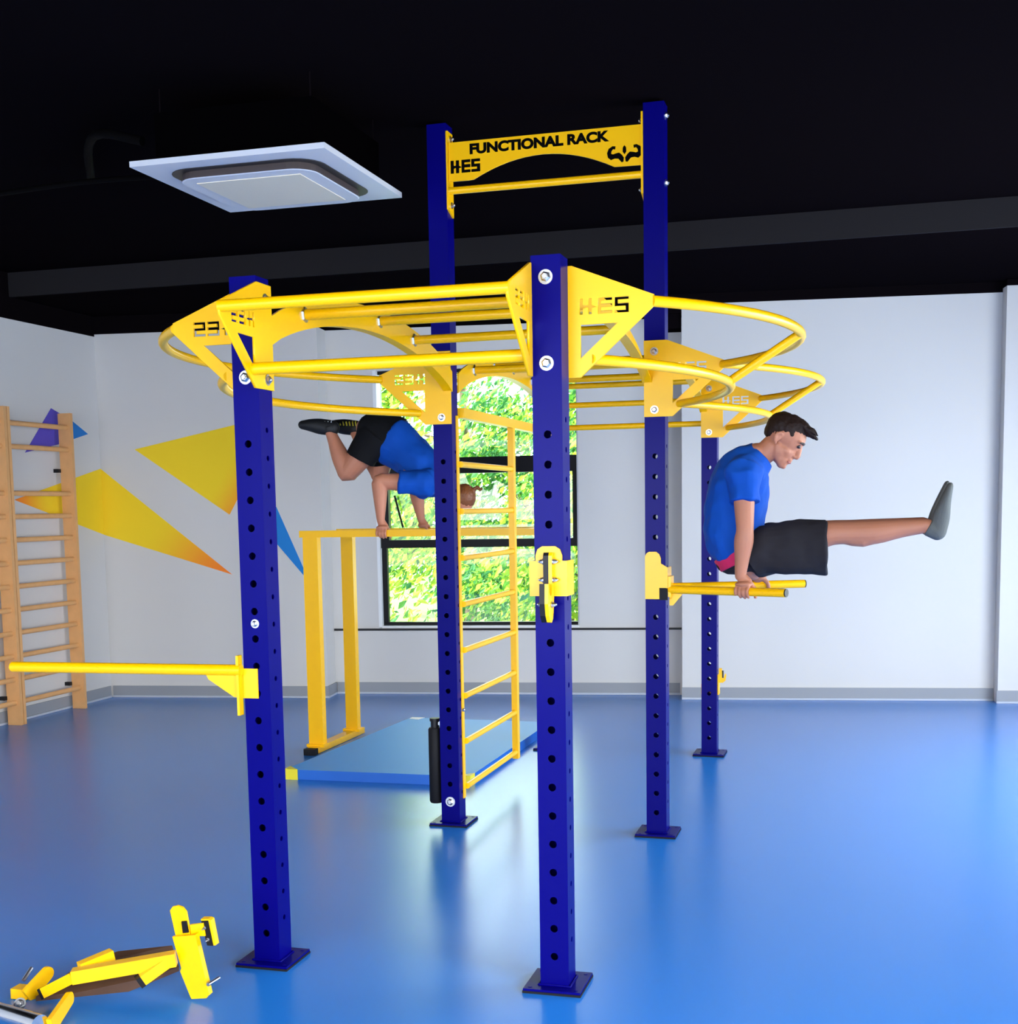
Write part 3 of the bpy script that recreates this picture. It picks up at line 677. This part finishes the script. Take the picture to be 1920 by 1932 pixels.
# ------------------------------------------------------------------ wall bars on the left wall
def stall(y0, y1, label, lo=0):
    t = lifted('wall_bars', label, 'wall bars', (XL, y0, 0), 'wooden wall bars on the left wall')
    for y in (y0, y1):
        bm = bmesh.new(); box(bm, (.045, y-y0-.016, 0.0005), (.165, y-y0+.016, 2.49)); obj('upright', bm, wood, t, bevel=.003)
    for z in (.20, 2.0):
        bm = bmesh.new(); box(bm, (.001, y1-y0-.05, z), (.05, y1-y0-.016, z+.03)); obj('wall_fixing', bm, darkmetal, t)
    for k in range(13):
        if k == 10: continue
        z = .18+.1825*k
        bm = bmesh.new(); tube(bm, [(.125, .0, z), (.125, y1-y0, z)], [(.014, .020)]*2, 12, ref=(1, 0, 0)); obj('rung', bm, wood, t, smooth=True)
stall(4.48, 5.30, 'wooden wall bars nearest the corner of the room')
stall(3.62, 4.44, 'wooden wall bars cut off by the left edge of the photo')

# ------------------------------------------------------------------ equipment lying on the floor, front left
bn = lifted('bench_attachment', 'yellow framed step board attachment lying upside down on the floor', 'bench attachment', (-.30, -.42, 0))
BO = V((-.30, -.42, 0))
F0 = lambda px, py, z: at(px, py, 2, z)-BO
bm = bmesh.new()
bq = [F0(68, 1889, .001), F0(243, 1871, .001), F0(338, 1832, .06), F0(325, 1792, .12), F0(222, 1803, .10), F0(140, 1836, .055)]
prism(bm, bq, (0, 0, .016)); obj('board', bm, brown, bn, bevel=.002)
def sqbar(name, a, b, w_=.042, h_=.042, m=yellow, parent=bn, bev=.004):
    bm = bmesh.new(); obox(bm, a, b, w_, h_); return obj(name, bm, m, parent, bevel=bev)
pA, pB = F0(137, 1842, .115), F0(332, 1808, .155)
sqbar('frame_tube', pA, pB, .045, .045)
pC = F0(86, 1871, .045); sqbar('frame_tube', pA+V((.01, 0, 0)), pC, .036, .036)
d = (pC-pA).normalized(); sqbar('end_cap', pC, pC+d*.012, .038, .038, rubber, bev=.001)
sqbar('frame_tube', F0(150, 1826, .13), F0(212, 1800, .15), .034, .034)
pD, pE = F0(318, 1812, .15), F0(268, 1848, .10)
sqbar('frame_tube', pD, pE, .036, .036); d = (pE-pD).normalized(); sqbar('end_cap', pE, pE+d*.016, .038, .038, rubber, bev=.001)
# upright saddle at the right end
top, bot = F0(346, 1766, .235), F0(377, 1884, .012)
upv = (top-bot).normalized(); sdv = V((1, -.05, 0)); sdv = (sdv-upv*sdv.dot(upv)).normalized(); nrv = sdv.cross(upv).normalized()
if nrv.y > 0: nrv = -nrv
Lg = (top-bot).length
def plate(name, outline, thick, m, off=0, bev=.003, par=None):
    bm = bmesh.new(); prism(bm, [bot+sdv*x+upv*z+nrv*off for x, z in outline], -nrv*thick); return obj(name, bm, m, par or bn, bevel=bev)
plate('saddle', [(-.034, 0), (.026, 0), (.034, .008), (.040, Lg), (-.045, Lg), (-.042, Lg*.5), (-.050, Lg*.45), (-.036, .008)], .010, yellow)
plate('saddle', [(.034, .01), (.040, .01), (.046, Lg), (.040, Lg)], .022, yellow, off=-.0005, bev=.001)
plate('backing_tab', [(-.048, Lg-.01), (.010, Lg-.01), (.018, Lg+.075), (.008, Lg+.092), (-.010, Lg+.100), (-.030, Lg+.098), (-.044, Lg+.085)], .008, yellow, off=-.022)
plate('tab_pad', [(-.012, Lg+.004), (.010, Lg+.004), (.013, Lg+.045), (-.006, Lg+.045)], .006, rubber, off=-.0155, bev=.001)
plate('link_plate', [(.012, Lg-.012), (.066, Lg-.016), (.070, Lg+.030), (.018, Lg+.028)], .008, yellow, off=-.024)
pk = plate('side_pad', [(.060, Lg-.052), (.082, Lg-.055), (.088, Lg+.035), (.062, Lg+.035)], .022, rubber, off=-.03, bev=.002)
plate('side_plate', [(.083, Lg-.055), (.092, Lg-.055), (.098, Lg+.035), (.089, Lg+.04), (.06, Lg+.042), (.06, Lg+.036), (.088, Lg+.035)], .022, yellow, off=-.033, bev=.001)
bolt(bn, bot+sdv*.070+upv*(Lg+.012)-nrv*.029, tuple(nrv), .006); bolt(bn, bot+sdv*.072+upv*(Lg-.03)-nrv*.029, tuple(nrv), .006)
bm = bmesh.new(); cyl(bm, F0(392, 1858, .075), F0(413, 1845, .075), .006, 12); obj('locking_pin', bm, steel, bn, smooth=True)
# ankle roller with two yellow lugs
rk = lifted('leg_roller', 'chrome roller with yellow lugs at the bottom left corner', 'leg roller', (-.62, -.70, 0))
RO = V((-.62, -.70, 0)); G0 = lambda px, py, z: at(px, py, 2, z)-RO
bm = bmesh.new(); a = G0(-30, 1902, .034); b = G0(75, 1934, .034); cyl(bm, a, b, .033, 28); obj('roller_tube', bm, chrome, rk, smooth=True)
ax_ = (b-a).normalized()
def lug(p0, p1, wd_, th, nm='lug'):
    p0, p1 = V(p0), V(p1); t = (p1-p0).normalized(); nn = ax_; s = t.cross(nn).normalized(); n_ = s.cross(t).normalized()
    pts = [p0+s*wd_*.62, p0-s*wd_*.62]+[p1+(-s*cos(a)+t*sin(a))*wd_*.5 for a in [pi*k/8 for k in range(9)]]
    bm = bmesh.new(); prism(bm, pts, n_*th); return obj(nm, bm, yellow, rk, bevel=.003)
lug(G0(90, 1938, .02), G0(126, 1884, .05), .042, .016)
lug(G0(48, 1880, .015), G0(86, 1836, .07), .048, .014)
bm = bmesh.new(); box(bm, tuple(G0(50, 1880, .003)+V((-.04, -.03, 0))), tuple(G0(50, 1880, .003)+V((.02, .02, .035)))); obj('lug_base', bm, yellow, rk, bevel=.004)
bolt(rk, G0(38, 1894, .045), (.25, -.8, .5), .02)
bm = bmesh.new(); tube(bm, [G0(44, 1850, .05), G0(60, 1826, .08)], .007, 10); obj('pivot_pin', bm, steel, rk, smooth=True)

# ------------------------------------------------------------------ people
def grip(bm, bc, bdir, br, wrist, out, n_r=.0088, spread=.0205, thumb_side=-1, hs=1.0):
    """a hand closed over a bar: palm on top, four unequal fingers curling down on the `out` side, thumb on the other.
       bc: bar centre under the palm, bdir: bar direction pointing to the index-finger side"""
    bd = V(bdir).normalized(); o = V(out); o = (o-bd*o.dot(bd)).normalized(); up = bd.cross(o)
    if up.z < 0: up = -up
    # heel and palm
    pc = bc+up*(br+.016)
    tube(bm, [wrist, wrist.lerp(pc-o*.012, .55)+up*.004, pc-o*.010+up*.004], [(.027, .020), (.031, .020), (.038, .019)], 14, ref=bd, cap='round', smooth_k=2)
    tube(bm, [pc-o*.018-bd*.002, pc+o*.016+up*.000], [(.040, .0165), (.041, .0135)], 14, ref=bd, cap='round')
    R = br+n_r+.001
    for k, (ln, rr) in enumerate(((1.0, 1.0), (1.08, 1.03), (1.0, .98), (.8, .86))):
        off = bd*(.030-spread*k)*hs
        pts = [bc+off+up*(R+.004)-o*.004, bc+off+up*(R*.98+.004)+o*(R*.55)]
        for a in (25, 62, 98, 132):
            a2 = radians(10+(a)*ln*1.05); pts.append(bc+off+up*R*cos(a2)*1.0+o*R*sin(a2)*1.10)
        tube(bm, pts, [n_r*1.12*rr, n_r*1.15*rr, n_r*1.1*rr, n_r*rr, n_r*.96*rr, n_r*.85*rr], 10, cap='round', smooth_k=2)
    # thumb leaves the side of the palm and closes under the bar on the far side
    th = [pc+bd*.012-o*.024, bc+bd*.036-o*(R+.004)+up*.012, bc+bd*.046-o*(R*.92)-up*.010, bc+bd*.050-o*(R*.45)-up*(R*.85)]
    tube(bm, th, [.0135, .0115, .0105, .0088], 10, cap='round', smooth_k=2)

def head(bm, X, s=1.0):
    """face and skull. X maps local (fwd, side, up) metres from the ear point to world"""
    P = lambda f, y, u: X @ V((f*s, y*s, u*s))
    rot = X.to_3x3()
    def e(c, r): ball(bm, P(*c), tuple(q*s for q in r), rot, 24)
    e((.008, 0, .045), (.098, .076, .080)); e((-.022, 0, .040), (.072, .074, .078)); e((.045, 0, .030), (.058, .064, .070))      # cranium, brow
    e((.048, 0, -.020), (.052, .056, .058)); e((.056, 0, -.060), (.040, .043, .040)); e((.074, 0, -.088), (.022, .024, .020))      # cheeks, jaw, chin
    for y in (-1, 1):
        e((.052, y*.038, -.022), (.030, .022, .022)); e((.030, y*.028, -.036), (.042, .034, .046)); tube(bm, [P(.014, y*.038, -.028), P(.036, y*.032, -.060), P(.070, y*.010, -.086)], [.027*s, .024*s, .018*s], 12, cap='round', smooth_k=3)
        e((.083, y*.034, .046), (.018, .024, .0085)); e((.080, y*.033, .028), (.0155, .017, .012))                                                                                  # brow ridge
        tube(bm, [P(.002, y*.074, .024), P(-.010, y*.086, .030), P(-.022, y*.090, .014), P(-.016, y*.085, -.008), P(-.002, y*.074, -.022)], [.006*s, .007*s, .007*s, .007*s, .0075*s], 10, cap='round', smooth_k=4)  # ear rim
        e((-.006, y*.076, .006), (.013, .007, .021))
    tube(bm, [P(.098, 0, .030), P(.108, 0, .006), P(.116, 0, -.014), P(.118, 0, -.021)], [(.010*s, .012*s), (.011*s, .013*s), (.013*s, .013*s), (.011*s, .009*s)], 14, ref=rot @ V((0, 1, 0)), cap='round', smooth_k=3)
    e((.103, 0, -.026), (.013, .017, .009))
    for y in (-1, 1): e((.104, y*.012, -.024), (.010, .007, .007))
    e((.096, 0, -.046), (.013, .022, .009)); e((.100, 0, -.053), (.009, .021, .0055)); e((.097, 0, -.064), (.010, .019, .006)); e((.090, 0, -.090), (.014, .018, .013))
    e((.086, 0, -.076), (.014, .022, .012))

def frame_from(origin, fwd, up):
    f = V(fwd).normalized(); u = (V(up)-f*V(up).dot(f)).normalized(); y = u.cross(f)
    m = Matrix((f, y, u)).transposed().to_4x4(); m.translation = origin; return m

# ---- the man in an L-sit
YM = 2.185
def mp(px, py, y=YM): return at(px, py, 1, y)
man = thing('person', 'man in a blue T-shirt and charcoal shorts holding an L-sit, grey socks', 'person', (1.50, YM, 1.236))
MO = V(man.location)
def finish(me, name, m, parent, origin):
    me.transform(Matrix.Translation(-origin)); me.name = name
    return put(name, me, m, parent)
bm = bmesh.new(); Yv = V((0, 1, 0))
# trunk
tube(bm, [mp(1408, 1052), mp(1394, 1020), mp(1388, 975), mp(1392, 930), mp(1405, 888), mp(1421, 862)],
     [(.150, .085), (.150, .100), (.140, .100), (.150, .108), (.160, .095), (.090, .055)], 22, ref=Yv, cap='round', smooth_k=3)
tube(bm, [mp(1416, 880), mp(1440, 857), mp(1458, 842)], [(.060, .052), (.056, .054), (.058, .058)], 18, ref=Yv, cap='round', smooth_k=2)   # neck
hx = frame_from(mp(1471, 830), (.78, 0, -.60), (.62, 0, .78)); head(bm, hx, 1.0)
# near arm (camera side) and far arm
def arm(bm, sh, el, wr, inner):
    tube(bm, [inner, sh, sh.lerp(el, .35), sh.lerp(el, .75), el, el.lerp(wr, .25), el.lerp(wr, .6), wr],
         [.055, .062, .052, .045, .041, .046, .036, .0265], 16, ref=Yv, cap='round', smooth_k=3)
b1, t1, b2, t2 = base1, tip1, base2, tip2
def onbar(b, t, x): return b.lerp(t, (x-b.x)/(t.x-b.x))
g1 = onbar(b1, t1, 1.520); g2 = onbar(b2, t2, 1.545)
ns = mp(1402, 893, 1.99); ne = mp(1405, 1000, 1.935); nw = V((g1.x-.010, g1.y+.004, g1.z+.075))
fs = mp(1406, 893, 2.38); fe = mp(1416, 998, 2.43); fw_ = V((g2.x-.010, g2.y-.004, g2.z+.075))
arm(bm, ns, ne, nw, mp(1405, 895, 2.08)); arm(bm, fs, fe, fw_, mp(1408, 895, 2.29))
grip(bm, g1+V((.010, 0, 0)), (t1-b1), .0205, nw, (0, -1, 0)); grip(bm, g2+V((.010, 0, 0)), (t2-b2), .0205, fw_, (0, 1, 0))
# legs: hip, knee, ankle, then socked feet
feet = []
for yy, dx, dy in ((-.095, 0, 0), (.095, -6, -3)):
    q = lambda px, py, k=1.0: mp(px+dx, py+dy, YM+yy*k)
    hip, kn, an = q(1412, 1043), q(1572, 1006), q(1746, 992)
    tube(bm, [hip, hip.lerp(kn, .4), hip.lerp(kn, .8), kn, q(1610, 1005), q(1650, 1004), q(1700, 997), an],
         [.078, .080, .064, .056, .055, .057, .043, .034], 18, ref=Yv, cap='round', smooth_k=3)
    tube(bm, [q(1590, 1010), q(1628, 1013), q(1680, 1004)], [.040, .048, .030], 14, cap='round', smooth_k=2)
    heel, ball_, toe = q(1768, 1003), q(1782, 948), q(1791, 920)
    feet.append((an, heel, ball_, toe))
    tube(bm, [an, heel], [.035, .034], 14, cap='round'); tube(bm, [heel, q(1774, 975), ball_, toe], [(.032, .034), (.036, .034), (.042, .022), (.030, .011)], 16, ref=Yv, cap='round', smooth_k=3)
me = voxel(bm, .0042, 5); body = finish(me, 'body', skin, man, MO)
# shirt
bm = bmesh.new()
tube(bm, [mp(1392, 1045), mp(1383, 1016), mp(1386, 975), mp(1392, 935), mp(1402, 899), mp(1417, 873), mp(1437, 857)],
     [(.182, .120), (.186, .138), (.174, .150), (.182, .150), (.185, .138), (.138, .106), (.080, .074)], 26, ref=Yv, cap='flat', smooth_k=4)
def sleeve(sh, el, inner, r1=.078, l=.52):
    tube(bm, [inner, sh, sh.lerp(el, .25), sh.lerp(el, l)], [.090, .088, r1, r1*.98], 20, ref=Yv, cap='flat', smooth_k=3)
sleeve(ns+V((0, .01, 0)), ne, mp(1402, 893, 2.09)); sleeve(fs, fe, mp(1406, 893, 2.29))
me = voxel(bm, .005, 14, wrinkle=.016, wscale=9); shirt = finish(me, 'shirt', shirtm, man, MO)
bm = bmesh.new(); tube(bm, [mp(1444, 879), mp(1440, 866), mp(1432, 848)], [(.064, .006)]*3, 16, ref=Yv)
bm.free()
# magenta undershirt hem showing at the small of the back
bm = bmesh.new()
tube(bm, [mp(1400, 1060), mp(1389, 1038)], [(.180, .113), (.183, .121)], 26, ref=Yv, cap='flat')
me = voxel(bm, .005, 3); finish(me, 'undershirt_hem', magenta, man, MO)
# shorts
bm = bmesh.new()
tube(bm, [mp(1403, 1052), mp(1440, 1042)], [(.176, .090), (.182, .118)], 24, ref=Yv, cap='round')
for yy, dx, dy in ((-.095, 0, 0), (.095, -4, -1)):
    q = lambda px, py, k=1.0: mp(px+dx, py+dy, YM+yy*k)
    tube(bm, [q(1410, 1052), q(1440, 1038), q(1480, 1034), q(1520, 1033), q(1560, 1033)], [(.100, .100), (.100, .118), (.098, .126), (.098, .126), (.100, .128)], 24, ref=Yv, cap='flat', smooth_k=3)
me = voxel(bm, .005, 3, wrinkle=.014, wscale=8, seed=5); finish(me, 'shorts', shortsm, man, MO)
# socks
for (an, heel, ball_, toe), nm in zip(feet, 'ab'):
    bm = bmesh.new()
    tube(bm, [an.lerp(heel, .22), heel], [.041, .040], 18, cap='flat'); tube(bm, [heel, heel.lerp(ball_, .5), ball_, toe], [(.039, .041), (.042, .040), (.047, .028), (.035, .016)], 18, ref=Yv, cap='round', smooth_k=3)
    me = voxel(bm, .004, 4); finish(me, 'sock', sockm, man, MO)
    
# hair: short sides, longer brushed-forward top
def hp(f, y, u): return hx @ V((f, y, u))
hr = hx.to_3x3()
bm = bmesh.new()
ball(bm, hp(-.026, 0, .052), (.078, .0785, .078), hr, 24); ball(bm, hp(.000, 0, .062), (.070, .080, .060), hr, 24); ball(bm, hp(.012, 0, .078), (.080, .069, .058), hr, 24); ball(bm, hp(-.050, 0, .022), (.046, .066, .052), hr, 20)
for y in (-1, 1): ball(bm, hp(.022, y*.042, .052), (.038, .0335, .040), hr, 18)
tube(bm, [hp(.00, 0, .115), hp(.055, 0, .116), hp(.095, 0, .106), hp(.128, 0, .104)], [(.050, .024), (.054, .024), (.046, .018), (.026, .008)], 18, ref=hr @ V((0, 1, 0)), cap='round', smooth_k=3)
rnd = random.Random(3)
for k in range(46):
    y = rnd.uniform(-.045, .045); f0 = rnd.uniform(-.04, .06); u0 = .118-abs(y)*.25-(.0 if f0 > 0 else .0)
    ln = rnd.uniform(.05, .085); a = hp(f0, y, u0+.002); b = hp(f0+ln*.6, y*1.05, u0+.012+rnd.uniform(-.004, .006)); c = hp(min(f0+ln, .140), y*1.1, u0+.004+rnd.uniform(-.012, .006))
    tube(bm, [a, b, c], [.007, .006, .0022], 6, cap='flat', smooth_k=2)
me = voxel(bm, .0036, 2, wrinkle=.0025, wscale=60); finish(me, 'hair', hairm, man, MO)
for y in (-1, 1):
    bm = bmesh.new(); ball(bm, hp(.0905, y*.031, .026), (.0140, .0165, .0098), hr, 16); put_ = obj('eye', bm, eyem, None, smooth=True); put_.parent = man; put_.data.transform(Matrix.Translation(-MO))
    bm = bmesh.new(); tube(bm, [hp(.103, y*.014, .044), hp(.103, y*.034, .050), hp(.092, y*.055, .045)], [.004, .0055, .0035], 8, cap='round', smooth_k=3); e_ = obj('eyebrow', bm, browm, man, smooth=True); e_.data.transform(Matrix.Translation(-MO))
bm = bmesh.new(); tube(bm, [hp(.096, -.021, -.0585), hp(.106, 0, -.0585), hp(.096, .021, -.0585)], [.0035, .0052, .0035], 8, cap='round', smooth_k=3); e_ = obj('lips', bm, lipm, man, smooth=True); e_.data.transform(Matrix.Translation(-MO))

# ---- the athlete balancing upside down on the parallel bars
YP = 4.16
def wp(px, py, y=YP): return at(px, py, 1, y)
ath = thing('person', 'person in blue top and black shorts balancing head down on the parallel bars', 'person', (-1.0, YP, 1.515))
AO = V(ath.location)
bm = bmesh.new()
tube(bm, [wp(700, 812), wp(728, 828), wp(762, 852), wp(800, 884), wp(832, 912)], [(.130, .080), (.150, .115), (.150, .110), (.175, .125), (.120, .080)], 22, ref=Yv, cap='round', smooth_k=3)
tube(bm, [wp(830, 912), wp(852, 930)], [(.062, .058), (.056, .056)], 16, ref=Yv, cap='round')
ax2 = frame_from(wp(862, 940), (-.15, 0, -1.0), (.95, 0, -.12)); head(bm, ax2, .95)
rz = 1.492; br2 = .0235
G1 = V((wp(722, 1000, YA).x, YA, rz)); G2 = V((wp(800, 996, YC).x, YC, rz))
s1 = wp(805, 912, YP-.17); e1 = wp(716, 908, YA+.02); w1 = V((G1.x-.015, YA+.005, rz+.085))
s2 = wp(815, 912, YP+.17); e2 = wp(785, 925, YC-.02); w2 = V((G2.x-.02, YC-.005, rz+.085))
def arm2(sh, el, wr, inner):
    tube(bm, [inner, sh, sh.lerp(el, .4), sh.lerp(el, .8), el, el.lerp(wr, .25), el.lerp(wr, .65), wr], [.062, .070, .064, .055, .050, .050, .038, .027], 16, ref=Yv, cap='round', smooth_k=3)
arm2(s1, e1, w1, wp(815, 905, YP-.06)); arm2(s2, e2, w2, wp(815, 905, YP+.06))
grip(bm, G1, (1, 0, 0), br2, w1, (0, -1, 0)); grip(bm, G2, (1, 0, 0), br2, w2, (0, 1, 0))
shoes = []
for hip, kn, kn2, an, toe, yy in ((wp(705, 828, YP-.10), wp(655, 893, YP-.13), 0, wp(622, 812, YP-.13), wp(569, 800, YP-.13), -.13), (wp(722, 835, YP+.10), wp(716, 895, YP+.12), 0, wp(668, 812, YP+.13), wp(636, 806, YP+.13), .13)):
    if yy < 0:
        tube(bm, [hip, hip.lerp(kn, .45), hip.lerp(kn, .9), kn, kn.lerp(an, .12), kn.lerp(an, .4), kn.lerp(an, .75), an], [.085, .086, .072, .064, .064, .062, .044, .036], 18, ref=Yv, cap='round', smooth_k=3)
    else:
        tube(bm, [hip, hip.lerp(kn, .5), kn], [.100, .085, .064], 18, ref=Yv, cap='round', smooth_k=3)
        tube(bm, [kn, kn.lerp(an, .35), an], [.060, .056, .036], 18, ref=Yv, cap='round', smooth_k=3)
    shoes.append((an, toe))
me = voxel(bm, .0048, 5); finish(me, 'body', skin2, ath, AO)
bm = bmesh.new()   # top
tube(bm, [wp(738, 832), wp(770, 856), wp(800, 880), wp(826, 905), wp(838, 915)], [(.172, .172), (.168, .145), (.178, .135), (.165, .125), (.085, .075)], 26, ref=Yv, cap='flat', smooth_k=4)
for sh, el, inner in ((s1, e1, wp(812, 900, YP-.08)), (s2, e2, wp(812, 900, YP+.08))):
    tube(bm, [inner, sh, sh.lerp(el, .30), sh.lerp(el, .60)], [(.10, .085), (.092, .090), (.086, .082), (.082, .080)], 20, ref=Yv, cap='flat', smooth_k=3)
me = voxel(bm, .006, 10, wrinkle=.016, wscale=8, seed=9); finish(me, 'shirt', shirtm, ath, AO)
bm = bmesh.new()   # shorts
tube(bm, [wp(693, 806), wp(714, 818), wp(742, 835)], [(.168, .120), (.180, .165), (.176, .178)], 26, ref=Yv, cap='flat', smooth_k=3)
ball(bm, wp(706, 813), (.115, .17, .125), None, 24)
for yy, a, b, c in ((-.10, (710, 822), (690, 848), (679, 868)), (.10, (722, 835), (722, 862), (724, 874))):
    tube(bm, [wp(*a, YP+yy), wp(*b, YP+yy*1.15), wp(*c, YP+yy*1.25)], [(.110, .120), (.108, .112), (.104, .106)], 22, ref=Yv, cap='flat', smooth_k=3)
me = voxel(bm, .006, 4, wrinkle=.008, wscale=8, seed=2); finish(me, 'shorts', shortsb, ath, AO)
for (an, toe), k in zip(shoes, (0, 1)):
    t_ = (toe-an).normalized(); heelp = an-t_*.025+V((0, 0, .030)); sole = V((0, 0, 1))
    bm = bmesh.new(); tube(bm, [an+V((.006, 0, -.012)), an+V((0, 0, .02))], [.044, .046], 16, cap='flat')
    tube(bm, [heelp-V((0, 0, .010)), an+t_*.07+V((0, 0, .012)), an+t_*.14+V((0, 0, .006)), an+t_*.20+V((0, 0, -.004))], [(.040, .052), (.046, .054), (.050, .044), (.040, .032)], 18, ref=Yv, cap='round', smooth_k=3)
    me = voxel(bm, .005, 3); sh_ = finish(me, 'shoe', shoem, ath, AO)
    for j in range(7):
        c = an+t_*(-.02+.024*j)+V((0, 0, .066-.0035*j)); bm = bmesh.new()
        tube(bm, [c-AO+V((.016, -.046, -.034)), c-AO+V((.006, -.032, -.010)), c-AO+V((0, -.01, .001)), c-AO+V((0, .01, .001)), c-AO+V((-.008, .034, -.012))] if k else [c-AO+V((.006, -.03, -.008)), c-AO+V((0, -.01, .002)), c-AO+V((0, .01, .002)), c-AO+V((-.006, .03, -.008))], .0055 if k else .0032, 6)
        obj('sole_stripe', bm, lacem if k else whitetrim, sh_)
h2p = lambda f, y, u: ax2 @ V((f*.95, y*.95, u*.95)); hr2 = ax2.to_3x3()
bm = bmesh.new(); ball(bm, h2p(-.016, 0, .052), (.090, .082, .080), hr2, 24); ball(bm, h2p(-.050, 0, .010), (.048, .066, .060), hr2, 20)
tube(bm, [h2p(-.06, 0, .11), h2p(-.095, 0, .135), h2p(-.085, 0, .165), h2p(-.10, 0, .185)], [.016, .014, .012, .003], 10, cap='round', smooth_k=3)
me = voxel(bm, .004, 3, wrinkle=.003, wscale=50); finish(me, 'hair', hairm2, ath, AO)
